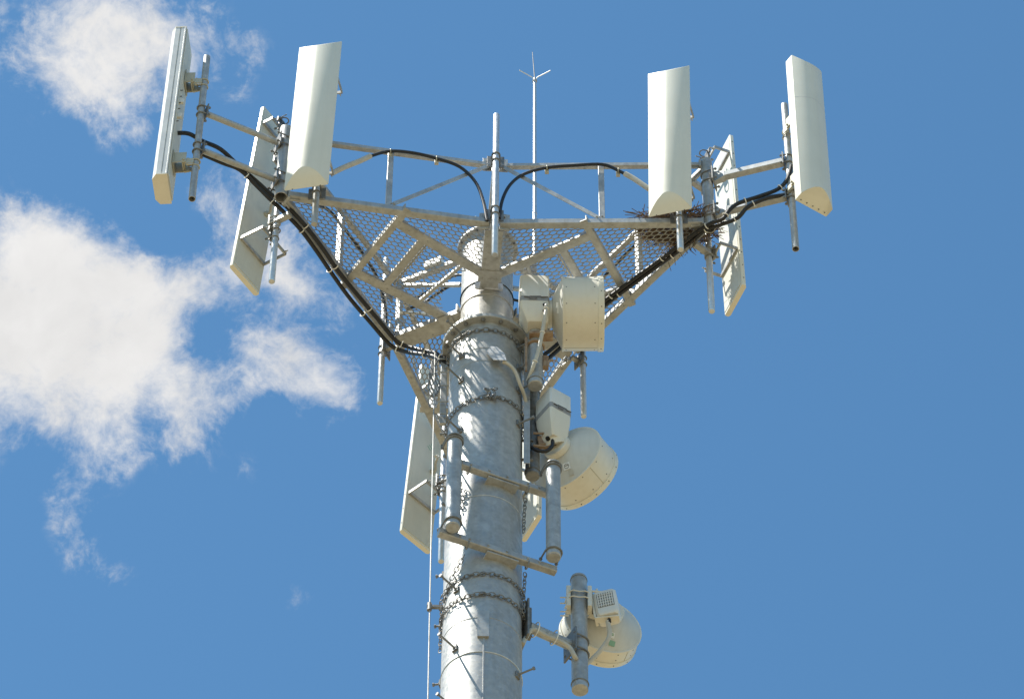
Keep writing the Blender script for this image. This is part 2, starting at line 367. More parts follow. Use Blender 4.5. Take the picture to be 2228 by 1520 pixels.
# ------------------------------------------------------------------ the platform
A0 = R_(-86.45); T3 = 2*math.pi/3
RC, RM = 2.10, .891
mids = [pol(RM, A0+k*T3) for k in range(3)]             # front, right, left
cors = [pol(RC, A0+T3/2+k*T3) for k in range(3)]        # right, far, left
plat = thing('antenna_platform', 'three-cornered galvanized steel platform with mesh floor and handrail round the pole top', 'platform', (0, 0, 0))
ZF = .033; TB = .066                                    # frame tube
ZR = .87                                                # handrail
def lerp(a, b, t): return V(a)*(1-t)+V(b)*t
up = V((0, 0, 1))
for k in range(3):
    Cn = cors[k]; M1 = mids[k]; M2 = mids[(k+1) % 3]
    for Mi in (M1, M2):
        d = (Mi-Cn).normalized(); side = up.cross(d)
        b = MB(); p0 = Cn+d*.06+up*ZF; p1 = Mi-d*.05+up*ZF
        b.beam(p0, p1, TB, TB, ch=.006)
        for t in (.12, .3, .44, .62, .8, .93): b.bolt(lerp(p0, p1, t)-up*TB*.5, -up, .009, .006)
        b.build('frame_beam', FRAME, plat)
        # handrail: rail, post, brace
        r0 = Cn+d*.05+up*ZR; r1 = Mi-d*.06+up*ZR
        MB().beam(r0, r1, .045, .045, ch=.004).build('handrail', GALV, plat)
        mid = lerp(Cn, Mi, .5); MB().beam(mid+up*(TB), mid+up*(ZR-.023), .05, .05, up=d, ch=.003).bolt(mid+up*.10+side*.026, side, .008, .01).build('rail_post', GALV, plat)
        o2 = side*(.03 if side.dot(mid) > 0 else -.03)
        MB().beam(mid+d*.03+o2+up*.075, Mi-d*.05+o2+up*(ZR-.03), .008, .042, ch=.001).bolt(mid+d*.045+o2+up*.085, o2, .01, .014).bolt(Mi-d*.07+o2+up*(ZR-.035), o2, .01, .014).build('rail_brace', GALV, plat)
    # cross members
    d1 = (M1-Cn); d2 = (M2-Cn)
    a1 = Cn+d1*.575; a2 = Cn+d2*.575; cr = (a2-a1).normalized()
    b = MB(); L_ = [(-.03, -.03), (.03, -.03), (.03, -.022), (-.022, -.022), (-.022, .03), (-.03, .03)]
    b.prof(a1+up*.036-cr*.06-up*.004, a2+up*.036+cr*.06-up*.004, L_)
    b.build('cross_member', FRAME, plat)
    s1 = lerp(a1, a2, .14); s2 = lerp(a1, a2, .86)
    h1 = pol(.36, A0+k*T3); h2 = pol(.36, A0+(k+1) % 3*T3) if k < 2 else pol(.36, A0)
    t1 = up.cross(h1.normalized())*.05; t2 = up.cross(h2.normalized())*.05
    e1 = h1+t1; e2 = h2-t2
    for s_, e_ in ((s1, e1), (s2, e2)):
        b = MB(); p0 = s_+up*.037; p1 = e_+up*.037; dd = (p1-p0).normalized()
        b.beam(p0+dd*.03-up*.012, p1-up*.012, .084, .044, ch=.010)
        for t in (.15, .35, .5, .72, .9): b.bolt(lerp(p0, p1, t)-up*.034, -up, .009, .006)
        b.build('support_arm', FRAME, plat)
    i1 = lerp(s1, e1, .32); i2 = lerp(s2, e2, .32); dc = (i2-i1).normalized()
    MB().beam(i1+dc*.04+up*.030, i2-dc*.04+up*.030, .072, .036, ch=.006).build('inner_member', FRAME, plat)
    off = (e1+e2)*.5-(i1+i2)*.5; off.normalize()
    MB().tube(i1+dc*.05+off*.06+up*.05, i2-dc*.05+off*.06+up*.05, .011, 10).build('brace_rod', GALV, plat)
    i1 = lerp(s1, e1, .68); i2 = lerp(s2, e2, .78)
    dc = (i2-i1).normalized(); MB().beam(i1+dc*.04+up*.03, i2-dc*.04+up*.03, .03, .035, ch=.003).build('inner_brace', FRAME, plat)
# joints at the three mid points and brackets on the pole
for k in range(3):
    az = A0+k*T3; rad = pol(1, az); tg = up.cross(rad); Mi = mids[k]
    b = MB()
    for sgn in (-1, 1):
        q = Mi+tg*sgn*.085-rad*.01
        b.beam(q+up*(-.03), q+up*.19, .09, .012, up=rad+tg*sgn*.12, ch=.001)
        b.bolt(q+rad*.008+up*.01, rad, .011, .012, .012); b.bolt(q+rad*.008+up*.13, rad, .011, .012, .012)
    b.build('joint_plate', FRAME, plat)
    MB().beam(Mi-rad*.035+up*.0, Mi-rad*.035+up*.93, .055, .045, up=rad, ch=.004).build('mid_post', GALV, plat)
    b = MB()
    for sgn in (-1, 1):
        q = Mi+tg*sgn*.07+rad*.0
        b.beam(q+up*.80, q+up*.98, .075, .008, up=rad, ch=.001); b.bolt(q+rad*.005+up*.83, rad, .01, .012, .01); b.bolt(q+rad*.005+up*.93, rad, .01, .012, .01)
    b.build('joint_plate', GALV, plat)
    b = MB(); q0 = pol(.24, az, .034); q1 = pol(.845, az, .034)
    b.prof(q0, q1, [(-.078, -.036), (.078, -.036), (.078, .02), (.070, .02), (.070, -.026), (-.070, -.026), (-.070, .02), (-.078, .02)])
    for s_ in (.15, .32, .5, .7, .88):
        for sgn in (-1, 1): b.bolt(lerp(q0, q1, s_)-up*.0355+tg*sgn*.05, -up, .009, .006)
    b.build('radial_beam', FRAME, plat)
    MB().beam(pol(.235, az, .858), pol(.85, az, .858), .05, .05, ch=.004).build('radial_beam', GALV, plat)
    MB().beam(pol(.26, az, .50), pol(.84, az, .82), .035, .035, ch=.003).build('radial_brace', GALV, plat)
    # saddle that holds the arms to the pole
    b = MB()
    b.beam(pol(.226, az, .025), pol(.238, az, .025), .24, .09, ch=.003)
    b.beam(pol(.365, az, -.012), pol(.365, az, -.002), .20, .12, up=rad, ch=.001)
    for s_ in (-.06, .0, .06): b.bolt(pol(.34, az, -.014)+tg*s_, (0, 0, -1), .011, .012)
    b.build('pole_bracket', FRAME, plat)
    b = MB(); b.torus((0, 0, .12), (0, 0, 1), .229, .005, n=40, k=6, a0=0, a1=2*math.pi); b.build('clamp_band', GALV_DARK, plat)
# corner posts
LEFT, RIGHT, FAR = cors[2], cors[0], cors[1]
posts = ((LEFT, -.0, .99, .056), (RIGHT, -.05, .93, .047), (FAR, -.02, .95, .05))
for p, z0, z1, r in posts:
    MB().pipe(p+up*z0, p+up*z1, r, .007).build('corner_post', GALV, plat)
    inn = -V(p).normalized()
    for zz in (.03, ZR):
        b = MB(); b.beam(p+inn*(r*.9)+up*(zz-.045), p+inn*(r*.9)+up*(zz+.045), .11, .02, up=inn, ch=.002)
        for Mi in (mids[0], mids[1], mids[2]):
            d = (Mi-p)
            if d.length < 2.2:
                d.normalize(); b.beam(p+d*(r*.8)+up*zz, p+d*.16+up*zz, .012, .085, ch=.001)
        b.build('corner_gusset', FRAME, plat)

# mesh floor: expanded metal, the long way of the openings pointing to each corner
def inside(p, poly):
    c = False; j = len(poly)-1
    for i in range(len(poly)):
        if (poly[i].y > p.y) != (poly[j].y > p.y) and p.x < (poly[j].x-poly[i].x)*(p.y-poly[i].y)/(poly[j].y-poly[i].y)+poly[i].x: c = not c
        j = i
    return c
LWD, SWD = .112, .042
for k in range(3):
    Cn = cors[k]; M1 = mids[k]; M2 = mids[(k+1) % 3]
    poly = [V((0, 0, 0)), M1, Cn-Cn.normalized()*.03, M2]
    ex = Cn.normalized(); ey = up.cross(ex); b = MB(); zg = .083
    def P2(x, y): return ex*x+ey*y
    def seg(p, q):
        mdl = (p+q)*.5
        if not inside(mdl, poly) or mdl.length < .40: return
        jig = up*random.uniform(-.001, .001)
        x, y, d = frame_of(q-p, up); ext = d*.002
        tw = .0092; hh = .0062
        y2 = (y*.8+x*.6); x2 = (x*.8-y*.6)
        b.loops([[pt+up*zg+jig+x2*u*tw/2+y2*v*hh/2 for u, v in ((-1, -1), (1, -1), (1, 1), (-1, 1))] for pt in (p-ext, q+ext)])
    ni = int(2.2/(LWD/2))+2; nj = int(3.0/SWD)
    for i in range(-12, ni):
        for j in range(-nj//2, nj//2+1):
            cx = i*LWD/2*1.0; cy = j*SWD+(SWD/2 if i % 2 else 0)
            # bond (short edge along the long way) + two slanted strands of this cell
            hb = LWD*.12
            pA = P2(cx-LWD/2+hb*1.0, cy); pB = P2(cx-LWD/2-hb, cy)
            e0 = P2(cx-hb*0-LWD*.5+hb, cy); 
            u1 = P2(cx-hb, cy+SWD/2); l1 = P2(cx-hb, cy-SWD/2)
            seg(pB, pA); seg(pA, u1); seg(pA, l1)
    b.build('mesh_floor', GRATE, plat, sharp=60)
# loose bars that lie on the mesh
def prop_tube(name, label, cat, p0, p1, r, m, group=None):
    t = MB().tube(p0, p1, r, 14).build(name, m); return tag(t, label, cat, group)
prop_tube('conduit', 'short pale conduit lying on the mesh floor left of the pole', 'conduit', (-.75, .124, .104), (-.30, .15, .104), .015, BOXW, 'conduits on the mesh floor')
prop_tube('conduit', 'short pale conduit lying on the mesh floor right of the big side-on dish', 'conduit', (.86, -.12, .108), (1.22, -.13, .108), .019, BOXW, 'conduits on the mesh floor')
bx = MB(); bx.beam(pol(.44, A0-T3, .93), pol(.60, A0-T3, .93), .10, .09, ch=.008)
tag(bx.build('junction_box', BOXW), 'small white box on the handrail bar left of the pole top', 'junction box')

# ------------------------------------------------------------------ clamps and pipes
def ubolt(b, c, axis, r, back, rod=.006, leg=.05):
    """U-bolt round a pipe of radius r at c; its legs run towards `back`"""
    ax = V(axis).normalized(); bk = V(back); bk = (bk-ax*bk.dot(ax)).normalized(); s_ = ax.cross(bk); c = V(c); R = r+rod
    pts = [c+s_*R+bk*leg]
    for i in range(9):
        t = math.pi*i/8; pts.append(c+s_*R*math.cos(t)-bk*R*math.sin(t))
    pts.append(c-s_*R+bk*leg)
    b.path(pts, rod, 6, smooth=False)
    for sg in (1, -1): b.tube(c+s_*R*sg+bk*(leg-.018), c+s_*R*sg+bk*(leg-.006), rod*1.9, 6)
def pipe_thing(name, label, x, y, z0, z1, r, group, clamps=(), back=None, lean=(0, 0), capped=True, m=GALV_BRIGHT):
    t = thing(name, label, 'pipe', (x, y, z0), group)
    p0 = V((x, y, z0)); p1 = V((x+lean[0], y+lean[1], z1)); ax = (p1-p0).normalized()
    b = MB()
    if capped: b.lathe([(r*.86, 0), (r, .006), (r, (p1-p0).length-.008), (r*.86, (p1-p0).length)], p0, ax, 24)
    else: b.pipe(p0, p1, r, .005)
    b.build('pipe', m, t)
    for z in clamps:
        c = p0+ax*((z-z0)/ax.z); bk = V(back); q = MB()
        bkn = (bk-ax*bk.dot(ax)).normalized(); sd = ax.cross(bkn)
        for dz in (-.045, .045): ubolt(q, c+ax*dz, ax, r, bk)
        pc = c+bkn*(r+.012); q.beam(pc-ax*.075, pc+ax*.075, .12+r, .010, up=bkn, ch=.001)
        q.build('clamp', GALV_DARK, t)
    return t
FRONT, RMID, LMID = (pol(RM+.082, A0+k*T3) for k in range(3))
G1 = 'bare mounting pipes on the platform sides'
pipe_thing('mounting_pipe', 'bare vertical pipe clamped to the platform front, above the pole', FRONT.x+.0, FRONT.y, -.515, 1.53, .028, G1, (.10, .88), (-pol(1, A0)))
pipe_thing('mounting_pipe', 'bare vertical pipe hanging below the left platform side by the black cables', LMID.x-.03, LMID.y+.02, -.745, 1.31, .026, G1, (-.02, .80), (-pol(1, A0-T3)))
pipe_thing('mounting_pipe', 'bare vertical pipe hanging under the side-on dish, right platform side', RMID.x+.03, RMID.y, -.78, 1.25, .026, G1, (-.02, .80), (-pol(1, A0+T3)))
# standoff arms of the left and right mid pipes
G2 = 'pipes that hold the panel antennas'
L_FRONT = (-1.452, -1.205); R_FRONT = (1.617, -1.005); L_OUT = (-2.46, -1.50); R_OUT = (2.568, -1.150)
L_REAR = (-1.79, -.955); R_REAR = (1.88, -.68); F_LEFT = (-.365, 1.90); F_RIGHT = (.15, 1.93)
pipe_thing('antenna_pipe', 'pipe under the left front white panel, its lower end below the platform edge', *L_FRONT, -.44, 1.5, .028, G2, (.05, .82), (.1, 1, 0), m=GALV)
pipe_thing('antenna_pipe', 'pipe under the right front white panel, in front of the nest', *R_FRONT, -.45, 1.5, .028, G2, (.05, .82), (.0, 1, 0))
pipe_thing('antenna_pipe', 'open grey pipe behind the outermost left panel', *L_OUT, -.51, 1.58, .030, G2, (), None, capped=False, m=GALV)
pipe_thing('antenna_pipe', 'open grey pipe behind the outermost right panel', *R_OUT, -.61, 1.49, .030, G2, (), None, capped=False, m=GALV)
pipe_thing('antenna_pipe', 'pipe on the back of the left corner rear panel, below the large corner post', *L_REAR, -.91, 1.22, .028, G2, (), None)
pipe_thing('antenna_pipe', 'pipe beside the sunlit rear panel under the nest', *R_REAR, -.87, 1.1, .028, G2, (), None)
pipe_thing('antenna_pipe', 'pipe by the tall rear panel left of the pole, behind the steel wire', *F_LEFT, -1.12, 1.2, .028, G2, (), None)
pipe_thing('antenna_pipe', 'pipe of the far rear panel mostly hidden behind the pole', *F_RIGHT, -1.0, 1.1, .028, G2, (), None)
# standoffs between frame beam and rear pipes (parts of the platform)
def standoff(p, q, z):
    p = V((*p, z)); q = V((q[0], q[1], z)); d = (q-p).normalized(); b = MB()
    b.beam(q, p-d*.05, .05, .05, ch=.004)
    b.beam(p-d*.045-V((0, 0, .06)), p-d*.045+V((0, 0, .06)), .10, .012, up=d, ch=.001)
    for dz in (-.04, .04): ubolt(b, p+V((0, 0, dz)), (0, 0, 1), .028, -d, leg=.065)
    b.build('standoff', GALV, plat)
def foot(p, a, c):
    a = V(a); c = V(c); d = (c-a).normalized(); p = V((*p, 0)); return a+d*(p-a).dot(d)
for p, a, c in ((L_REAR, LEFT, mids[2]), (R_REAR, RIGHT, mids[1]), (F_LEFT, FAR, mids[2]), (F_RIGHT, FAR, mids[1])):
    q = foot(p, a, c); standoff(p, q, -.06 if p is L_REAR or p is R_REAR else -.02); standoff(p, q, ZR-.02)
for q, k in ((LMID, 2), (RMID, 1)):
    b = MB(); b.beam(V((q.x*1.0, q.y, -.02)), mids[k]+up*-.02, .04, .04); b.build('standoff', GALV, plat)
# outriggers from the corner posts to the outer pipes
def outrigger(p, q, z, rr, w=.055, tilt=0.0):
    a = V((p.x, p.y, z+tilt)); c = V((*q, z)); d = (c-a); d.z = 0; d.normalize(); b = MB()
    b.tube(a+d*rr, c-d*.045, w*.5, 16) if w < .06 else b.beam(a+d*(rr+.09), c-d*.045, w, w, ch=.005)
    t_ = up.cross(d)
    if w >= .06:
        b.loops([[a+d*(rr+.005)+t_*u+up*v for u, v in ((-.02, -.075), (.02, -.075), (.02, .075), (-.02, .075))], [a+d*(rr+.11)+t_*u+up*v for u, v in ((-.033, -.036), (.033, -.036), (.033, .036), (-.033, .036))]])
    b.build('outrigger', FRAME, plat)
    b = MB()
    pc = a+d*(rr+.012); b.beam(pc-up*.09, pc+up*.09, .15, .012, up=d, ch=.001)
    for dz in (-.06, .06): ubolt(b, a+up*dz, (0, 0, 1), rr, d, .007, rr+.05)
    b.build('clamp', GALV_DARK, plat); b = MB()
    pc = c-d*.042; b.beam(pc-up*.08, pc+up*.08, .11, .010, up=d, ch=.001)
    for dz in (-.05, .05): ubolt(b, c+up*dz, (0, 0, 1), .030, -d, .007, .07)
    b.build('clamp', GALV_DARK, plat)
outrigger(LEFT, L_OUT, .755, .056); outrigger(LEFT, L_OUT, .215, .056)
outrigger(RIGHT, R_OUT, .655, .047, .062); outrigger(RIGHT, R_OUT, .15, .047, .062)

# ------------------------------------------------------------------ panel antennas
def mtx_panel(x, y, z, yaw, tilt, roll):
    a = R_(yaw); n_ = V((math.sin(a), -math.cos(a), 0)); s_ = V((math.cos(a), math.sin(a), 0)); t = R_(tilt)
    u2 = up*math.cos(t)+n_*math.sin(t); r = R_(roll); s2 = s_*math.cos(r)+u2*math.sin(r); u3 = u2*math.cos(r)-s_*math.sin(r); n2 = u3.cross(s2)*-1
    n2 = s2.cross(u3)*1.0
    M = Matrix.Identity(4)
    for i in range(3): M[i][0] = s2[i]; M[i][1] = -n2[i]; M[i][2] = u3[i]
    # local axes: x = width, -y = front, z = up
    if V((M[0][1], M[1][1], M[2][1])).dot(n_) > 0:
        for i in range(3): M[i][1] = -M[i][1]
    M.translation = V((x, y, z)); return M
def dprof(w, side, depth, n=18, cr=.012, ex=2.2):
    """cross-section: flat back at y=0, straight sides, bowed front (towards -y)"""
    pts = [(-w/2+cr, 0), (-w/2, -cr), (-w/2, -side)]
    for i in range(1, n):
        t = -1+2*i/n
        pts.append((w/2*t*1.0, -(side+(depth-side)*(1-abs(t)**ex))))
    pts += [(w/2, -side), (w/2, -cr), (w/2-cr, 0)]
    return pts
def uframe(root, z, w, dep, pipe_l, xo=0.0):
    """flat bar bracket standing off the back; pipe_l = pipe point in local space at that height"""
    b = MB(); h = .035; t = .012
    b.beam((-w/2, .012, z), (w/2, .012, z), .02, h, ch=.001)
    b.beam((-w/2, dep, z), (w/2, dep, z), t, h, ch=.001)
    for sg in (-1, 1):
        b.beam((sg*w/2, .005, z), (sg*w/2, dep+.006, z), t, h, ch=.001)
    for sg in (-1, 1): b.bolt((sg*(w/2-.02), dep+.006, z), (0, 1, 0), .01, .014, .02)
    o = b.build('bracket', GALV, root, local=True)
    q = MB(); c = V((pipe_l[0], pipe_l[1], z))
    q.beam((c.x-.06, dep+.012, z+.055), (c.x+.06, dep+.012, z+.055), .012, .05, ch=.001)
    q.beam((c.x, dep+.012, z-.07), (c.x, dep+.012, z+.09), .07, .012, up=(0, 1, 0), ch=.001)
    bk = V((0, -1, 0))
    for dz in (-.05, .06): ubolt(q, c+V((0, 0, dz)), (0, 0, 1), .028, bk, leg=max(.045, c.y-dep+.03))
    q.bolt((c.x+.05, dep+.02, z+.055), (0, 1, 0), .01, .02, .06)
    q.build('clamp', GALV_DARK, o, local=True)
def panel(label, x, y, z, yaw, tilt, roll, w, h, kind, pipe=None, dep=.2, bz=(.55, -.62)):
    M = mtx_panel(x, y, z, yaw, tilt, roll); base = M @ V((0, 0, -h/2))
    M2 = M.copy(); M2.translation = base
    root = thing('panel_antenna', label, 'panel antenna', group='white panel antennas round the platform', mtx=M2)
    H = h
    if kind == 'bow':               # bowed radome whose ends are cut on the slant
        pr = dprof(w, .012, .114, 30, .006, 1.8)
        def cut(yv): return .145*min(1, max(0, (-yv-.012)/.10))
        lo, hi = [], []
        b = MB(); loops = []
        for fz in (0, .004, .996, 1):
            lp = []
            for (px, py) in pr:
                c = cut(py); z0 = c; z1 = H-c; shr = .985 if fz in (0, 1) else 1
                lp.append((px*shr, py*shr, z0+(z1-z0)*fz))
            loops.append(lp)
        b.loops(loops); b.build('radome', WHITE, root, local=True, sharp=28)
        b = MB(); b.beam((0, .003, .03), (0, .003, H-.03), w-.03, .006, up=(0, 1, 0), ch=.001); b.build('back_plate', BACKW, root, local=True)
        b = MB()
        for xx in (-.12, .12): b.bolt((xx, -.004, .001), (0, 0, -1), .006, .004)
        b.build('screws', BOLT, root, local=True)
    elif kind == 'deep':
        pr = dprof(w, .090, .165, 40, .006, 1.75); b = MB(); loops = []
        for fz in (0, .004, .996, 1):
            lp = []
            for (px, py) in pr:
                c = .105*min(1, max(0, (-py-.09)/.075)); shr = .988 if fz in (0, 1) else 1
                lp.append((px*shr, py, c+(H-2*c)*fz))
            loops.append(lp)
        b.loops(loops); b.build('radome', WHITE, root, local=True, sharp=26)
        b = MB(); b.loops([[(px*1.004, py*1.004, zz) for px, py in pr] for zz in (H*.685, H*.6875)]); b.build('joint_line', ALU, root, local=True)
        b = MB(); b.beam((0, .005, .02), (0, .005, H-.02), w-.02, .010, up=(0, 1, 0), ch=.002); b.build('back_plate', BACKW, root, local=True)
        b = MB()
        for i in range(5): b.bolt((-w/2+.04+i*(w-.08)/4, -.03, .0), (0, 0, -1), .006, .004)
        b.build('screws', BOLT, root, local=True)
    elif kind == 'edge':            # box with grooved aluminium sides
        pr = [(-w/2+.02, 0), (-w/2-.003, -.0), (-w/2-.003, -.010), (-w/2, -.013), (-w/2, -.040), (-w/2+.008, -.043), (-w/2+.008, -.049), (-w/2, -.052), (-w/2, -.092), (-w/2+.05, -.128), (w/2-.05, -.128), (w/2, -.092), (w/2, -.052), (w/2-.008, -.049), (w/2-.008, -.043), (w/2, -.040), (w/2, -.013), (w/2+.003, -.010), (w/2+.003, 0), (w/2-.02, 0)]
        b = MB(); b.loops([[(px, py, zz) for px, py in pr] for zz in (.012, H-.012)]); b.build('radome', ALU, root, local=True, sharp=20)
        ep = [(-w/2-.002, .002), (-w/2-.002, -.093), (-w/2+.05, -.130), (w/2-.05, -.130), (w/2+.002, -.093), (w/2+.002, .002)]
        for z0, z1 in ((0, .0125), (H-.0125, H)):
            b = MB(); b.loops([[(px, py, zz) for px, py in ep] for zz in (z0, z1)]); b.build('end_cap', CREAM, root, local=True)
        b = MB(); b.beam((0, .006, .02), (0, .006, H-.02), w-.03, .010, up=(0, 1, 0), ch=.002); b.build('back_plate', BACKW, root, local=True)
        b = MB()
        for i in range(6): b.tube((w/2-.05, .010, .78+.085*i), (w/2-.05, .030, .78+.085*i), .005, 8)
        b.build('screws', BOLT, root, local=True)
        b = MB()
        for zz in (.86, 1.06): b.beam((w/2-.06, .01, zz), (w/2-.06, .05, zz), .03, .05, ch=.003)
        b.build('connector_block', BOXW, root, local=True)
    else:                           # thin flat panel
        d = .046
        pr = [(-w/2+.006, 0), (-w/2, -.006), (-w/2, -d+.014), (-w/2+.02, -d), (w/2-.02, -d), (w/2, -d+.014), (w/2, -.006), (w/2-.006, 0)]
        b = MB(); b.loops([[(px*s_, py, zz) for px, py in pr] for s_, zz in ((.99, 0), (1, .006), (1, H-.006), (.99, H))]); b.build('radome', WHITE, root, local=True)
        b = MB(); b.beam((0, .0022, .03), (0, .0022, H-.03), w-.024, .0036, up=(0, 1, 0), ch=.0005); b.build('back_plate', BACKW, root, local=True)
        b = MB()
        for i in range(12):
            for sg in (-1, 1): b.tube((sg*(w/2-.001), -.02, .1+(H-.2)*i/11), (sg*(w/2+.003), -.02, .1+(H-.2)*i/11), .006, 6)
        b.build('rivets', BOLT, root, local=True)
    inv = M2.inverted()
    if kind in ('bow', 'flat'):
        for f_ in bz:
            zz = H/2+f_*H/2
            # where the pipe crosses this height
            pp = None
            t0 = V((*pipe, -2)); t1 = V((*pipe, 3)); a_ = inv @ t0; c_ = inv @ t1
            s_ = (zz-a_.z)/(c_.z-a_.z); pl_ = a_.lerp(c_, s_)
            dd = max(.06, pl_.y-.045)
            uframe(root, zz, w*.88, dd, pl_)
    else:
        for f_ in bz:
            zz = H/2+f_*H/2
            a_ = inv @ V((*pipe, -2)); c_ = inv @ V((*pipe, 3)); s_ = (zz-a_.z)/(c_.z-a_.z); pl_ = a_.lerp(c_, s_)
            b = MB(); hh = .13; y1 = max(.07, pl_.y-.075); cx = pl_.x*.5
            for sg in (-1, 1): b.beam((pl_.x+sg*.055, .012, zz), (pl_.x+sg*.055, y1, zz), .008, hh, ch=.001)
            b.beam((pl_.x, .016, zz), (pl_.x, .022, zz), .16, hh+.05, ch=.001)
            b.beam((pl_.x-.055, y1-.03, zz), (pl_.x+.055, y1-.03, zz), .01, hh*.9, ch=.001)
            o = b.build('bracket', TANB, root, local=True)
            b = MB(); 
            for sg in (-1, 1): b.beam((pl_.x+sg*.045, y1-.03, zz-.04), (pl_.x+sg*.045, pl_.y-.01, zz-.04), .008, .06, ch=.001)
            b.tube((pl_.x-.075, y1-.02, zz-.04), (pl_.x+.075, y1-.02, zz-.04), .009, 8); b.build('clamp', TANB, o, local=True); b = MB()
            for dz in (-.075, 0):
                b = MB(); ubolt(b, (pl_.x, pl_.y, zz+dz), (0, 0, 1), .030, (0, -1, 0), leg=.075); b.build('clamp', TANB, o, local=True)
    return root, M2
PN = {}
PN['LF'] = panel('large bowed white panel facing the viewer at the left corner', -1.503, -1.43, .83, -12.4, 1.5, -1.6, .381, 2.03, 'bow', L_FRONT)
PN['RF'] = panel('large bowed white panel facing the viewer at the right corner, above the nest', 1.549, -1.235, .812, -16, 1.5, -1.4, .373, 2.02, 'bow', R_FRONT)
PN['RO'] = panel('outermost right panel, sunlit narrow side and grey bowed front', 2.697, -1.396, .648, 32.3, .8, .2, .322, 2.0, 'deep', R_OUT, bz=(.42, -.42))
PN['LO'] = panel('outermost left panel seen edge-on with grooved side, dark cable at its back', -2.646, -1.503, .722, -94.9, -1.3, -2.75, .318, 2.054, 'edge', L_OUT, bz=(.47, -.68))
PN['LR'] = panel('thin flat panel seen from behind at the left corner, shaded back', -1.945, -.79, .49, -124.5, -4.6, .4, .379, 2.2, 'flat', L_REAR, bz=(.80, -.66))
PN['RR'] = panel('thin flat panel at the right corner, sunlit back crossed by shadows', 2.06, -.592, .50, 111.4, -.6, -.5, .36, 2.19, 'flat', R_REAR, bz=(.78, -.52))
PN['FL'] = panel('thin flat panel hanging behind the pole on its left, shaded back', -.522, 2.05, .50, -134.2, -4.4, .3, .365, 2.22, 'flat', F_LEFT, bz=(.7, -.56))
PN['FR'] = panel('thin flat panel almost hidden behind the pole on its right', .41, 2.02, .61, 114.9, 0, .8, .345, 2.2, 'flat', F_RIGHT, bz=(.7, -.5))
# marks and jumper tails on the two rear panels whose backs show
for key in ('FL', 'LR'):
    root, M2 = PN[key]
    b = MB(); b.path([(-.08, .0, .96), (-.08, .05, .96), (-.02, .11, .95), (.04, .20, .93), (.10, .24, .85)], .013, 10); b.build('jumper_cable', CONDUIT, root, local=True)
    b = MB(); b.tube((-.08, .004, .96), (-.08, .03, .96), .028, 10); b.build('connector', TANB, root, local=True)
    b = MB()
    for i in range(3): b.beam((-.075+.02*i, .0046, 1.27-.03*i), (-.035+.02*i, .0046, 1.30-.03*i), .0012, .010, ch=.0001)
    b.build('faded_sticker', GREEN, root, local=True)

# ------------------------------------------------------------------ feeder cables
def ties(root, P, every, r, m=TIE, start=3):
    for i in range(start, len(P)-2, every):
        d = (P[i+1]-P[i-1]).normalized(); b = MB(); b.torus(P[i], d, r, .005, n=14, k=6); b.build('cable_tie', m, root)
def cable(name, label, pts, r, m=BLACK, tie=0, tr=None, group=None, cat='cable', start=3):
    root = thing(name, label, cat, pts[-1], group); b = MB(); b.path(pts, r, 10, sub=5); P = b.P; b.build('sheath', m, root)
    if tie: ties(root, P, tie, tr or r*1.15, start=start)
    return root
G3 = 'black feeder cables along the platform'
coaxL1 = [(-2.667, -1.487, 0.45), (-2.549, -1.492, 0.44), (-2.43, -1.445, 0.4), (-2.272, -1.42, 0.32), (-2.115, -1.296, 0.25), (-1.951, -1.177, 0.18), (-1.832, -1.107, 0.1), (-1.681, -1.039, 0.0), (-1.545, -0.892, -0.04), (-1.404, -0.662, -0.04), (-1.273, -0.419, -0.04), (-1.122, -0.186, -0.04), (-0.937, 0.082, -0.05), (-0.778, 0.276, -0.10), (-.66, .30, -.155), (-.53, .20, -.33), (-.43, .10, -.49), (-.385, .075, -.58), (-.30, .05, -.63)]
coaxL2 = [(-2.454, -1.428, 0.25), (-2.383, -1.417, 0.22), (-2.249, -1.348, 0.22), (-2.105, -1.294, 0.2), (-1.965, -1.177, 0.14), (-1.853, -1.11, 0.05), (-1.711, -1.0, -0.02), (-1.58, -0.85, -0.05), (-1.451, -0.629, -0.05), (-1.32, -0.387, -0.05), (-1.173, -0.133, -0.05), (-0.992, 0.125, -0.06), (-0.826, 0.317, -0.11), (-.69, .325, -.19), (-.55, .225, -.35), (-.44, .125, -.51), (-.39, .10, -.60), (-.30, .08, -.67)]
cable('feeder_cable', 'black cable from the back of the outermost left panel down the left platform edge', coaxL1, .019, tie=9, tr=.028, group=G3, start=22)
cable('feeder_cable', 'black cable from under the left lower arm along the left platform edge', coaxL2, .018, tie=9, tr=.026, group=G3, start=17)
coaxR1 = [(2.581, -1.21, 0.5), (2.54, -1.174, 0.35), (2.455, -1.139, 0.25), (2.288, -1.124, 0.16), (2.112, -1.092, 0.1), (2.025, -1.058, 0.02), (1.982, -1.033, -0.04), (1.878, -0.986, -0.05), (1.709, -0.838, -0.05), (1.483, -0.614, -0.05), (1.218, -0.359, -0.05), (1.019, -0.163, -0.05), (.80, .06, -.08), (.62, .16, -.25), (.46, .15, -.46), (.30, .08, -.62)]
coaxR2 = [(2.528, -1.15, 0.15), (2.402, -1.155, 0.12), (2.285, -1.134, 0.08), (2.188, -1.094, 0.04), (2.11, -1.038, -0.03), (1.976, -0.983, -0.05), (1.842, -0.922, -0.05), (1.73, -0.799, -0.05), (1.523, -0.601, -0.05), (1.257, -0.345, -0.05), (1.047, -0.139, -0.05), (.83, .08, -.08), (.64, .19, -.27), (.47, .18, -.50), (.30, .10, -.66)]
cable('feeder_cable', 'black cable from the outermost right panel along the right lower arm', coaxR1, .018, tie=9, tr=.026, group=G3, start=9)
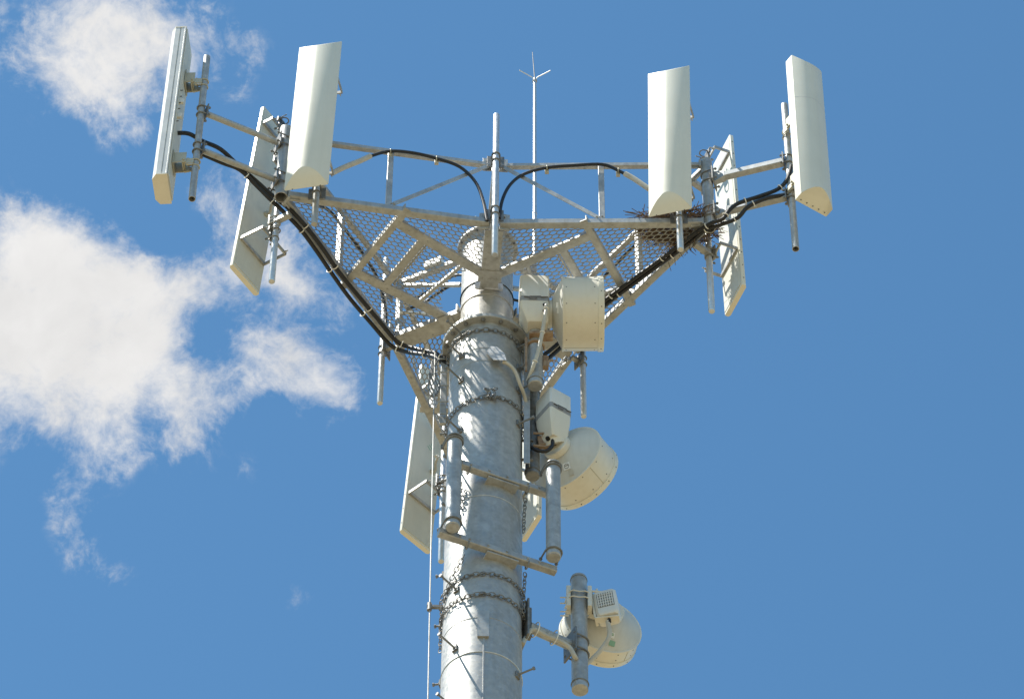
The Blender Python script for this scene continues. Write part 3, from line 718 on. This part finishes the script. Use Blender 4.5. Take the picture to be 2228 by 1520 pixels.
cable('feeder_cable', 'black cable looping under the right lower arm to the right platform edge', coaxR2, .018, tie=9, tr=.026, group=G3, start=12)
loopL = [(-1.192, -1.127, 0.523), (-1.017, -1.101, 0.699), (-0.847, -1.075, 0.815), (-0.649, -1.046, 0.834), (-0.451, -1.016, 0.799), (-0.252, -0.986, 0.724), (-0.111, -0.965, 0.527), (-0.041, -0.954, 0.256), (-0.008, -0.949, -0.001)]
loopR = [(1.249, -0.969, 0.602), (1.113, -0.966, 0.732), (0.975, -0.963, 0.822), (0.738, -0.957, 0.81), (0.5, -0.951, 0.779), (0.302, -0.946, 0.686), (0.185, -0.943, 0.532), (0.119, -0.941, 0.311), (0.093, -0.94, 0.047)]
for nm, P_, lead, side in (('left', loopL, [(-1.335, -1.149, 0.368), (-1.26, -1.137, .455), (-1.192, -1.127, 0.523), (-1.1, -1.113, .61), (-1.017, -1.101, 0.699)], -1), ('right', loopR, [(1.372, -0.973, 0.453), (1.249, -0.969, 0.602), (1.17, -.967, .68)], 1)):
    root = cable('feeder_cable', 'black cable arching under the front handrail '+('left' if side < 0 else 'right')+' of the front pipe', P_, .0145, group=G3)
    b = MB(); b.path([tuple(V(q)+V((0, 0, .004))) for q in lead], .024, 10); b.build('taped_end', CONDUIT, root)
    for q in ((P_[2-(side > 0)], P_[4])[0:2]):
        b = MB(); d = V((1, 0, 0)); b.beam(V(q)+V((0, .03, -.035)), V(q)+V((0, .03, .045)), .035, .03, ch=.003)
        b.torus(V(q), (1, 0, 0), .019, .005, n=14, k=6); b.build('hanger_clip', TANB, root)
# same kind of arches on the two far sides, seen through the mesh
def arch(c0, mi, label):
    d = (mi-c0); q = up.cross(d.normalized())*.05*(1 if up.cross(d.normalized()).dot(mi) > 0 else -1)
    P_ = [c0+d*.25+q+up*.5, c0+d*.38+q+up*.72, c0+d*.5+q+up*.80, c0+d*.75+q+up*.79, c0+d*.88+q+up*.70, mi-d*.05+q+up*.45, mi-d*.03+q+up*.05]
    cable('feeder_cable', label, [tuple(p) for p in P_], .0145, group=G3)
arch(LEFT, mids[2], 'black cable arching under the left side handrail behind the mesh floor')
arch(RIGHT, mids[1], 'black cable arching under the right side handrail behind the mesh floor')
for s_, lab in ((0.0, 'upper black jumper looping into the pole top from its left side'), (-.13, 'lower black jumper looping into the pole top from its left side')):
    az = A0-T3; rad = pol(1, az); tg = up.cross(rad)
    P_ = [pol(.80, az, .62+s_)-tg*.03, pol(.66, az, .64+s_)-tg*.05, pol(.48, az, .70+s_)-tg*.04, pol(.34, az, .70+s_)-tg*.02, pol(.22, az, .62+s_)]
    cable('jumper_cable', lab, [tuple(p) for p in P_], .012, group='jumpers into the pole top')
az = A0+T3
cable('jumper_cable', 'black jumper crossing between the pole and the side-on dish', [tuple(pol(.22, az, .32)), tuple(pol(.45, az, .34)-up.cross(pol(1, az))*.05), tuple(pol(.7, az, .36)), tuple(pol(.86, az, .42))], .012, group='jumpers into the pole top')

# ------------------------------------------------------------------ lightning rod
lr = thing('lightning_rod', 'tall thin white rod with three-pronged tip', 'lightning rod', (.416, .22, .84))
x, y = .416, .22
b = MB(); b.tube((x, y, .84), (x, y, 1.7), .019, 16); b.tube((x, y, 1.7), (x, y, 3.80), .017, 16, .015); b.tube((x, y, 1.7), (x, y, 1.715), .022, 16); b.build('mast', GALV_BRIGHT, lr)
b = MB(); b.tube((x, y, 3.79), (x, y, 3.835), .022, 12, .017); b.build('socket', GALV, lr)
for dx, dy, dz, ln in ((0.0, 0, 1, .46),):
    b = MB(); b.tube((x, y, 3.82), (x-.022, y, 3.82+ln), .0055, 8, .003); b.build('prong', GALV_DARK, lr)
for ang in (-155, -25, 90):
    a_ = R_(ang); d = V((math.cos(a_), math.sin(a_), 0)); b = MB(); p = V((x, y, 3.80))
    b.path([p, p+d*.03+up*.045, p+d*.16+up*.075], .0055, 7, smooth=False); b.build('prong', GALV_BRIGHT, lr)
b = MB(); b.beam((x-.02, y-.03, .80), (x-.02, y-.03, .95), .07, .02); b.build('base_clamp', GALV_DARK, lr)

# ------------------------------------------------------------------ nest
b = MB(); cx, cy = 1.60, -.80
for i in range(600):
    a_ = random.uniform(0, 2*math.pi); rr = math.sqrt(random.random())
    p = V((cx+.33*rr*math.cos(a_)+.02, cy+.19*rr*math.sin(a_)-.02, .092+random.random()*.15*(1-.6*rr)))
    th = random.gauss(R_(-26), .75); d = V((math.cos(th), math.sin(th), random.gauss(0, .12))); ln = random.uniform(.10, .34)
    bend = V((random.gauss(0, .02), random.gauss(0, .02), random.gauss(0, .015)))
    q0, q1, q2 = p-d*ln/2, p+bend, p+d*ln/2
    for q in (q0, q1, q2): q.z = max(q.z, .089)
    b.path([q0, q1, q2], random.uniform(.0018, .0042), 5, smooth=False)
for i in range(46):     # ends that poke through the mesh and hang down
    a_ = random.random(); p = V((1.52+.30*a_, -.64-.30*a_*.9+random.uniform(-.05, .14), .09)); d = V((random.gauss(.1, .25), random.gauss(0, .25), -1)).normalized(); ln = random.uniform(.06, .25)
    b.path([p, p+d*ln*.5+V((random.gauss(0, .02), random.gauss(0, .02), 0)), p+d*ln], random.uniform(.0015, .003), 4, smooth=False)
for i in range(8):
    p = V((1.32, -.90, .17)); d = V((-1, random.gauss(-.1, .3), random.gauss(.15, .2))).normalized(); ln = random.uniform(.1, .22)
    b.path([p+V((.1, 0, 0)), p, p+d*ln], .003, 5, smooth=False)
tag(b.build('bird_nest', TWIG), 'brown twig nest on the mesh floor at the right corner', 'bird nest')

# ------------------------------------------------------------------ microwave dishes
def ring_screws(b, o, ax, r, n, h=.003, s=.0052, ph=.2):
    x_, y_, d = frame_of(ax)
    for i in range(n):
        t = 2*math.pi*(i+ph)/n; e_ = x_*math.cos(t)+y_*math.sin(t); b.bolt(V(o)+e_*(r-.001), e_, s, h)
def dish(label, hub, ax, R, drum, bowl, m=CREAM, name='microwave_dish', seam=41, ex=1.25):
    """hub = centre of the back; the axis points out of the open end"""
    hub = V(hub); ax = V(ax).normalized(); t = thing(name, label, 'dish antenna', hub, 'drum shaped dishes on the pole')
    b = MB(); pr = [(.0, -.0)]; pr = []
    for i in range(9):
        u = i/8; r = .10+(R-.10)*u; pr.append((r, bowl*u**ex))
    pr[0] = (.10, 0); b.lathe([(.001, 0)]+pr, hub, ax, 72, cap0=False, cap1=False); b.build('bowl', BOWL, t)
    b = MB(); b.lathe([(R-.012, bowl-.003), (R+.009, bowl-.003), (R+.010, bowl-.001), (R+.010, bowl+.010), (R+.004, bowl+.012), (R+.004, bowl+drum)], hub, ax, 72, cap0=False, cap1=False); so = b.build('shroud', m, t)
    b = MB(); b.lathe([(R+.0035, bowl+drum-.045), (R+.011, bowl+drum-.044), (R+.012, bowl+drum-.004), (R+.009, bowl+drum+.004), (R-.01, bowl+drum+.006), (R*.6, bowl+drum+.008), (.001, bowl+drum+.009)], hub, ax, 72, cap0=False, cap1=False); b.build('radome', WHITE, t)
    b = MB(); ring_screws(b, hub+ax*(bowl+.03), ax, R+.004, 12); ring_screws(b, hub+ax*(bowl+drum-.075), ax, R+.004, 12); ring_screws(b, hub+ax*(bowl+drum-.02), ax, R+.012, 14, ph=.6)
    b.build('screws', BOLT, so)
    x_, y_, d = frame_of(ax); b = MB()
    dn = -up-(ax*(-up).dot(ax)); dn.normalize(); th = dn
    sdv = ax.cross(dn); e_ = dn*math.cos(R_(seam))-sdv*math.sin(R_(seam))
    b.beam(hub+ax*(bowl+.006)+e_*(R+.0045), hub+ax*(bowl+drum-.05)+e_*(R+.0045), .007, .002, up=e_, ch=.0002); b.build('seam', TANB, so)
    b = MB(); b.lathe([(.115, -.055), (.12, -.05), (.12, .002), (.10, .006)], hub, ax, 40, cap1=False); b.build('hub', m, t)
    return t
# 1: seen side-on
d1 = dish('large cream drum dish seen side-on high right of the pole', (.552, -.258, -.386), (1, -.01, .015), .312, .345, .090, seam=-28)
b = MB()
for i, (ph, wd) in enumerate(((2.15, .03), (2.35, .03), (2.6, .05))):
    e_ = V((0, -math.sin(ph), math.cos(ph)*1.0)); q = V((.542+.055+.012*i, -.258, -.386))+e_*(.235)
    b.beam(q-V((.012, 0, 0)), q+V((.012, 0, 0)), .05, .002, up=(-.55, e_.y, e_.z), ch=.0002)
b.build('label_sticker', STICK, d1)
# 2: turned away to the right
H2 = V((.609, .042, -1.822)); AX2 = V((.57, .82, .0))
d2 = dish('cream drum dish facing away right, beside the twin pipe frame', H2, AX2, .33, .262, .125)
# 3: pointing away at the bottom
H3 = V((1.012, .376, -3.49)); AX3 = V((-.29, .955, .0))
d3 = dish('lowest drum dish facing away, hung on a short arm at the bottom right', H3, AX3, .315, .165, .125)
def patch(root, hub, ax, R, bowl, rr, ang, sx, sz, m, name='label_sticker'):
    """small flat sticker on the sloping back of a dish"""
    ax = V(ax).normalized(); sd = up.cross(ax).normalized(); e_ = sd*math.cos(R_(ang))+up*math.sin(R_(ang)); u = (rr-.10)/(R-.10)
    slope = bowl*1.25*u**.25/(R-.10); nrm_ = (-ax+e_*slope).normalized(); p = V(hub)+e_*rr+ax*bowl*u**1.25+nrm_*.004
    tdir = e_.cross(nrm_).normalized(); u2 = (up-nrm_*up.dot(nrm_)).normalized(); s2 = u2.cross(nrm_)
    b = MB(); L = []
    for off in (0, .0015): L.append([p+nrm_*off+s2*a_*sx/2+u2*c_*sz/2 for a_, c_ in ((-1, -1), (1, -1), (1, 1), (-1, 1))])
    b.loops(L); return b.build(name, m, root), p, nrm_, u2, s2
o_, p, n_, u2, s2 = patch(d2, H2, AX2, .33, .125, .215, -103, .062, .062, STICK)
b = MB(); b.torus(p+n_*.003, n_, .020, .0022, n=20, k=5); b.beam(p+n_*.003-s2*.014+u2*.004, p+n_*.003+s2*.016+u2*.004, .002, .006, up=u2, ch=.0002); b.build('printed_mark', GRILLE, o_)
patch(d2, H2, AX2, .33, .125, .275, -104, .04, .05, CONDUIT)
o_, p, n_, u2, s2 = patch(d3, H3, AX3, .315, .125, .20, -100, .06, .05, STICK)
b = MB(); b.beam(p+n_*.003-s2*.02, p+n_*.003+s2*.02, .002, .008, up=u2, ch=.0002); b.beam(p+n_*.003-s2*.005+u2*.012, p+n_*.003+s2*.02+u2*.012, .002, .006, up=u2, ch=.0002); b.build('printed_mark', GREEN, o_)
patch(d3, H3, AX3, .315, .125, .258, -102, .05, .045, GREEN)

# ------------------------------------------------------------------ radio units behind the dishes
def quad_loop(cx, cy, cz, sx, sy, rot=0, ch=.012):
    c_, s_ = math.cos(rot), math.sin(rot); pts = [(-sx/2+ch, -sy/2), (sx/2-ch, -sy/2), (sx/2, -sy/2+ch), (sx/2, sy/2-ch), (sx/2-ch, sy/2), (-sx/2+ch, sy/2), (-sx/2, sy/2-ch), (-sx/2, -sy/2+ch)]
    return [(cx+x_*c_-y_*s_, cy+x_*s_+y_*c_, cz) for x_, y_ in pts]
def radio(label, c, rot, w=.235, dp=.22, hu=.33, hl=.22, ports=None):
    """two-piece outdoor radio: upper case with lid, seam with latch, tapering cream lower case; local -y faces the viewer"""
    M = Matrix.Translation(V(c)) @ Matrix.Rotation(rot, 4, 'Z')
    t = thing('radio_unit', label, 'radio unit', group='radio boxes behind the dishes', mtx=M)
    b = MB(); b.loops([quad_loop(0, 0, z_, w*f_, dp*f_) for z_, f_ in ((.0, 1), (hu-.012, 1), (hu, .95))]); b.build('upper_case', BOXW, t, local=True)
    b = MB(); b.loops([quad_loop(0, 0, z_, w*f_, dp*f_) for z_, f_ in ((-.06, .985), (-.0502, 1.01), (-.012, 1.01), (-.0005, .99))]); s_ = b.build('seam_collar', COLLAR, t, local=True)
    b = MB(); b.path([(-w*.36, -dp*.5-.006, -.022), (-w*.2, -dp*.5-.010, -.030), (-w*.18, -dp*.5-.012, -.022), (w*.2, -dp*.5-.012, -.016), (w*.24, -dp*.5-.010, -.024), (w*.46, -dp*.5-.006, -.012)], .005, 6, smooth=False); b.path([(-w*.17, -dp*.5-.010, -.04), (-w*.17, -dp*.5-.012, -.052), (w*.05, -dp*.5-.012, -.050), (w*.08, -dp*.5-.010, -.042)], .004, 6, smooth=False); b.build('latch', BOLT, s_, local=True)
    b = MB(); lo = [quad_loop(0, 0, -.0605, w*.98, dp*.98), quad_loop(.004, .004, -.0605-hl*.30, w*.95, dp*.95), quad_loop(w*.11, dp*.06, -.0605-hl*.92, w*.74, dp*.70), quad_loop(w*.12, dp*.07, -.0605-hl, w*.66, dp*.60)]
    b.loops(lo); lc = b.build('lower_case', CREAM, t, local=True)
    for px, py, pz, d in ports or ():
        b = MB(); p_ = V((px, py, pz)); d = V(d).normalized(); b.tube(p_-d*.01, p_+d*.012, .019, 14); po = b.build('cable_port', DARK, lc, local=True)
    return t
r1 = radio('white and cream radio box behind the side-on dish, streaked by shadows', (.400, -.30, -.345), R_(2), .250, .235, .30, .21, ports=[(.085, -.10, -.105, (.2, -1, -.35)), (.085, -.085, -.165, (.2, -1, -.45))])
r2 = radio('tilted cream radio box behind the dish facing away right', (.566, -.055, -1.50), R_(34), .215, .225, .20, .27, ports=[(-.05, .01, -.335, (0, -.3, -1)), (.02, .01, -.335, (0, -.3, -1)), (.085, .02, -.335, (.1, -.3, -1))])
b = MB(); b.tube((.50, -.265, -.41), (.555, -.258, -.40), .09, 24); b.build('coupler', CREAM, r1)
b = MB(); b.tube(V((.57, -.03, -1.74)), H2+AX2.normalized()*-.03, .10, 24); b.build('coupler', CREAM, r2)
# third radio with a ribbed cooling face
M3 = Matrix.Translation(V((1.0, .255, -3.575))) @ Matrix.Rotation(R_(-13), 4, 'Z') @ Matrix.Rotation(R_(-6), 4, 'Y')
r3 = thing('radio_unit', 'small white radio box with a slotted cooling face on the lowest dish', 'radio unit', group='radio boxes behind the dishes', mtx=M3)
b = MB(); b.loops([quad_loop(0, 0, z_, .185*f_, .15*f_, 0, .02) for z_, f_ in ((-.13, .86), (-.115, .97), (-.1, 1), (.14, 1), (.15, .94))]); cs = b.build('case', BOXW, r3, local=True)
b = MB(); b.box((0, -.0745, .03), .135, .008, .165, ch=.001); gr = b.build('grille', GRILLE, cs, local=True)
b = MB()
for i in range(7):
    x_ = -.057+.019*i; b.box((x_, -.0785, .03), .009, .006, .16, ch=.001)
for i in range(5): b.box((0, -.0815, -.035+.032*i), .128, .003, .006, ch=.0005)
b.build('fins', BOXW, gr, local=True)
b = MB(); b.beam((-.105, .0, -.12), (-.105, .0, .16), .02, .10, ch=.003); b.bolt((-.105, -.03, .175), (0, 0, 1), .016, .03, .02); b.beam((-.11, -.03, -.135), (.08, -.01, -.150), .06, .014, ch=.002); b.build('mount_plate', CREAM, r3, local=True)
b = MB(); b.tube((.0, -.02, -.125), (.0, -.025, -.19), .014, 10); b.build('cable_gland', BLACK, r3, local=True)

# pipes that carry the dishes
G4 = 'thick pipes that carry the dishes'
p1 = pipe_thing('dish_pipe', 'thick grey pipe under the side-on dish and its radio box', .414, -.22, -1.33, -.52, .064, G4, m=GALV)
b = MB(); b.torus((.414, -.22, -1.27), (0, 0, 1), .066, .006, n=28, k=6); b.build('clamp_ring', GALV_DARK, p1)
b = MB(); b.torus((.414, -.22, -.80), (0, 0, 1), .070, .014, n=28, k=8, a0=math.pi*.9, a1=math.pi*2.1); b.build('clamp', RUST, p1)
b = MB(); b.beam((.36, -.28, -.73), (.56, -.27, -.70), .10, .035); b.build('clamp_plate', RUST, p1)
b = MB(); b.beam((.335, -.28, -.75), (.335, -.28, -1.2), .022, .018); b.build('clamp_rod', RUST, p1)
b = MB(); b.beam((.50, -.22, -1.08), (.50, -.22, -.94), .05, .05); b.bolt((.53, -.24, -1.0), (1, 0, 0), .012, .03, .03); b.build('bracket', RUST, p1)
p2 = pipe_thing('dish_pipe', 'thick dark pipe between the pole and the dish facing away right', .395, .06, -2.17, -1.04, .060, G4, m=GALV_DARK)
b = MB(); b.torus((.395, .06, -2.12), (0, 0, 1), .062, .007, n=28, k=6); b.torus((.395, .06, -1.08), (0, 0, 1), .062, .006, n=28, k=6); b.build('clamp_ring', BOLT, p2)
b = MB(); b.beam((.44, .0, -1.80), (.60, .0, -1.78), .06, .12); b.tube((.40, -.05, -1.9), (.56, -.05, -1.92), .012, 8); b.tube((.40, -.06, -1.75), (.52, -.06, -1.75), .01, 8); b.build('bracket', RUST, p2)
p3 = pipe_thing('dish_pipe', 'thick grey pipe standing before the lowest dish, right of the pole', .772, .25, -4.55, -3.21, .066, G4, m=GALV)
b = MB()
for dz in (-.03, -.10): b.path([(.66, .30, -3.43+dz), (.70, .17, -3.43+dz), (.772, .172, -3.43+dz), (.845, .18, -3.43+dz), (.90, .30, -3.43+dz)], .006, 6, sub=3)
for sx in (-.085, .085): b.beam((.772+sx, .23, -3.62), (.772+sx, .23, -3.38), .035, .10, ch=.004)
b.tube((.84, .20, -3.42), (1.0, .20, -3.44), .009, 8); b.tube((.915, .22, -3.66), (.915, .22, -3.38), .011, 8)
b.beam((.85, .30, -3.55), (1.0, .36, -3.55), .05, .12)
for zz in (-3.46, -3.53, -3.63, -3.68): b.tube((.62, .24, zz), (.69, .24, zz), .006, 6)
b.build('bracket', CREAM, p3)
b = MB(); b.torus((.772, .25, -4.48), (0, 0, 1), .068, .006, n=28, k=6); b.torus((.772, .25, -3.245), (0, 0, 1), .067, .004, n=28, k=6); b.build('clamp_ring', GALV_DARK, p3)
# arm from pole to the lowest pipe
ar = thing('standoff_arm', 'short round steel arm from the pole to the lowest dish pipe', 'bracket arm', (.36, .02, -4.06))
b = MB(); b.tube((.37, .03, -4.06), (.715, .225, -4.06), .044, 24); b.build('arm', GALV, ar)
b = MB(); b.beam((.335, .012, -4.26), (.335, .012, -3.84), .20, .016, up=(1, .3, 0)); b.beam((.36, .02, -4.20), (.36, .02, -3.86), .05, .05, up=(1, .3, 0), ch=.004); b.build('base_plate', GALV_DARK, ar)
b = MB()
for dz in (-.075, .075): ubolt(b, (.772, .25, -4.06+dz), (0, 0, 1), .066, (-.87, -.49, 0), .008, .10)
d_ = V((-.87, -.49, 0)); pc = V((.772, .25, -4.06))+d_*.085; b.beam(pc-up*.13, pc+up*.13, .19, .014, up=d_, ch=.001); b.build('clamp', GALV_DARK, ar)

# cables of the radios
c3 = cable('radio_cable', 'grey cable looping from the arm to the lowest radio box', [(.318, -.04, -4.34), (.345, -.005, -4.22), (.40, .0, -4.12), (.50, .05, -4.135), (.60, .105, -4.13), (.69, .14, -4.17), (.735, .17, -4.25), (.80, .34, -4.16), (.90, .33, -4.05), (.975, .30, -3.95), (1.012, .27, -3.87), (1.005, .245, -3.79), (.998, .233, -3.745)], .019, CONDUIT, group='radio feed cables', cat='cable')
b = MB()
for q in ((.42, .03, -4.09), (.57, .11, -4.09)): b.torus(q, (.87, .49, 0), .064, .005, n=20, k=6)
b.build('cable_tie', TIE, c3)
cable('radio_cable', 'tan cable running down from the upper radio box across its pipe', [(.503, -.43, -.49), (.497, -.435, -.60), (.475, -.40, -.77), (.44, -.355, -1.0), (.40, -.32, -1.16), (.35, -.22, -1.26)], .017, CONDUIT, tie=8, group='radio feed cables')
cable('radio_cable', 'black cable curving under the middle radio box', [(.56, -.065, -1.845), (.553, -.07, -1.93), (.50, -.06, -1.985), (.42, -.06, -1.965), (.36, -.03, -1.87)], .016, BLACK, group='radio feed cables')

# ------------------------------------------------------------------ cable channel on the right of the pole
ch = thing('cable_channel', 'vertical steel channel on the right edge of the pole', 'cable channel', (.346, -.09, -2.2))
for z0, z1 in ((-2.2, -1.37), (-1.36, -.22)):
    b = MB(); b.prof((.346, -.09, z0), (.346, -.09, z1), [(-.026, -.02), (.026, -.02), (.026, .02), (.020, .02), (.020, -.014), (-.020, -.014), (-.020, .02), (-.026, .02)], up=(0, 1, 0)); b.build('channel_length', FRAME, ch)
b = MB()
for z in (-.4, -.62, -.9, -1.2, -1.55, -1.85, -2.1): b.beam((.27, -.065, z), (.40, -.065, z-.01), .03, .008)
b.build('cross_strap', GALV_DARK, ch)
# cable hanger on the left of the pole under the flange
hg = thing('cable_hanger', 'slotted steel hanger with wire loops left of the pole under the flange', 'cable hanger', (-.37, .10, -1.45))
b = MB(); b.beam((-.355, .10, -1.45), (-.355, .10, -.60), .055, .03, up=(0, 1, 0)); b.build('channel_length', FRAME, hg)
for z, l_ in ((-.62, .0), (-.80, .02), (-.98, -.015), (-1.2, .0), (-1.36, -.02)):
    b = MB(); b.path([(-.29, .06, z), (-.39-l_, .06, z), (-.405-l_, .06, z-.015), (-.405-l_, .06, z-.05)], .007, 6, smooth=False); b.build('hook', FRAME, hg)
for i in range(5):
    b = MB(); x_ = -.405-.012*i; b.path([(x_, .04, -.66), (x_-.03, .02, -.82-.05*i), (x_+.02, .05, -1.0-.04*i), (x_-.012, .03, -1.16)], .006, 6); b.build('wire_loop', GALV_DARK, hg)
# pull cable down the left of the pole
sw = thing('safety_cable', 'thin vertical steel wire down the left side of the pole', 'cable', (-.405, .02, GROUND+.3))
b = MB(); b.tube((-.435, .0, -.62), (-.405, .0, -6), .0058, 8); b.tube((-.405, .0, -6), (-.45, .0, GROUND+.3), .0058, 8); b.build('wire', GALV, sw)
for z in (-3.87, -7.5):
    b = MB(); b.beam((-.30, .0, z), (-.44, .0, z), .03, .03); b.tube((-.42, -.0, z-.04), (-.42, 0, z+.04), .02, 8); b.build('guide', GALV_DARK, sw)

# ------------------------------------------------------------------ twin pipe frame
NV = V((.385, -.923, 0)); TV = V((.923, .385, 0))
tw = thing('pipe_frame', 'empty frame of two thick vertical pipes joined by two square bars', 'mounting frame', NV*.36+up*-3.6)
CZ = NV*.452
for z, t0, t1 in ((-2.665, -.46, .43), (-3.59, -.535, .475)):
    b = MB(); c0 = NV*.358+up*z; b.beam(c0+TV*t0, c0+TV*t1, .064, .064, ch=.006)
    for t in (-.36, -.28, -.12, .04, .22, .32): b.bolt(c0+TV*t+NV*.032, NV, .010, .012)
    b.build('cross_bar', GALV, tw)
    b = MB(); c1 = NV*.33+up*(z-.045); b.beam(c1-TV*.12, c1+TV*.15, .09, .014); b.build('seat_plate', FRAME, tw)
    for sg in (-.26, .21):
        b = MB(); c1 = NV*.352+TV*sg*1.1+up*(z-.03); b.torus(c1, TV, .036, .006, n=20, k=6); b.build('shackle', GALV_DARK, tw)
for t, z0, z1 in ((-.452, -3.60, -2.47), (.415, -3.555, -2.39)):
    c0 = CZ+TV*t; b = MB(); b.lathe([(.054, 0), (.060, .008), (.060, z1-z0-.006), (.055, z1-z0)], c0+up*z0, up, 32); po = b.build('pipe', GALV, tw)
    for z in (z0+.06, z1-.035, z1-.065):
        b = MB(); ubolt(b, c0+up*z, (0, 0, 1), .060, -NV, .008, .11); b.build('clamp', GALV_DARK, po)
    b = MB(); b.tube(c0+up*(z0-.004), c0+up*(z0+.002), .053, 28); b.build('end_cap', FRAME, po)

# ------------------------------------------------------------------ chains
outv = lambda p: V((p.x, p.y, 0))
def chain_loop(label, z, tilt=0.0, tdir=0.0, sag=.0, r=None):
    b = MB(); P_ = []
    for i in range(97):
        ph = 360*i/96; rr = (r or rp(z)+.016); P_.append(at(ph, rr, z+tilt*math.sin(R_(ph-tdir))+random.uniform(-.004, .004)+sag*math.cos(R_(ph))))
    b.chain(P_, outv); return tag(b.build('chain', GALV_DARK), label, 'chain', 'chains on the pole')
chain_loop('chain wrapped round the pole right under the flange', -.70)
b = chain_loop('chain round the pole with a bunched knot in front, beneath the dented port cover', -1.62, .05, -10)
ob = bpy.data.objects[b.name]
kn = MB()
kc = at(8, rp(-1.6)+.03, -1.60)
for i in range(16):
    d = V((random.gauss(0, 1), random.gauss(0, .4), random.gauss(0, 1))).normalized(); kn.link(kc+V((random.uniform(-.06, .06), random.uniform(-.025, .01), random.uniform(-.075, .075))), d, V((random.random(), random.random(), random.random())), .05)
kn.build('chain_knot', GALV_DARK, ob)
chain_loop('upper of two chains round the pole below the twin pipe frame', -3.84, .02)
chain_loop('lower of two chains round the pole below the twin pipe frame', -4.07, .02, 40)
def hang(label, pts, sub=6):
    b = MB(); P_ = [V(p) for p in pts]; Q = []
    for i in range(len(P_)-1):
        for k in range(sub): Q.append(P_[i].lerp(P_[i+1], k/sub))
    Q.append(P_[-1]); b.chain(Q, outv); return tag(b.build('chain', GALV_DARK), label, 'chain', 'chains on the pole')
hang('chain slanting down left from the lower frame bar', [at(-27, .352, -3.63), at(-50, .335, -3.80), at(-75, .328, -3.98), at(-85, .326, -4.15), at(-88, .326, -4.40)])
hang('short chain hanging behind the left frame pipe', [at(-33, .345, -2.70), at(-34, .333, -2.86), at(-36, .333, -2.97)])
hang('chain hanging right of the pole from the upper frame bar', [at(66, .365, -2.72), at(70, .345, -2.9), at(71, .34, -3.08)])
hang('chain hanging right of the pole from the lower frame bar down to the arm', [at(66, .365, -3.64), at(70, .345, -3.84), at(72, .34, -4.05)])
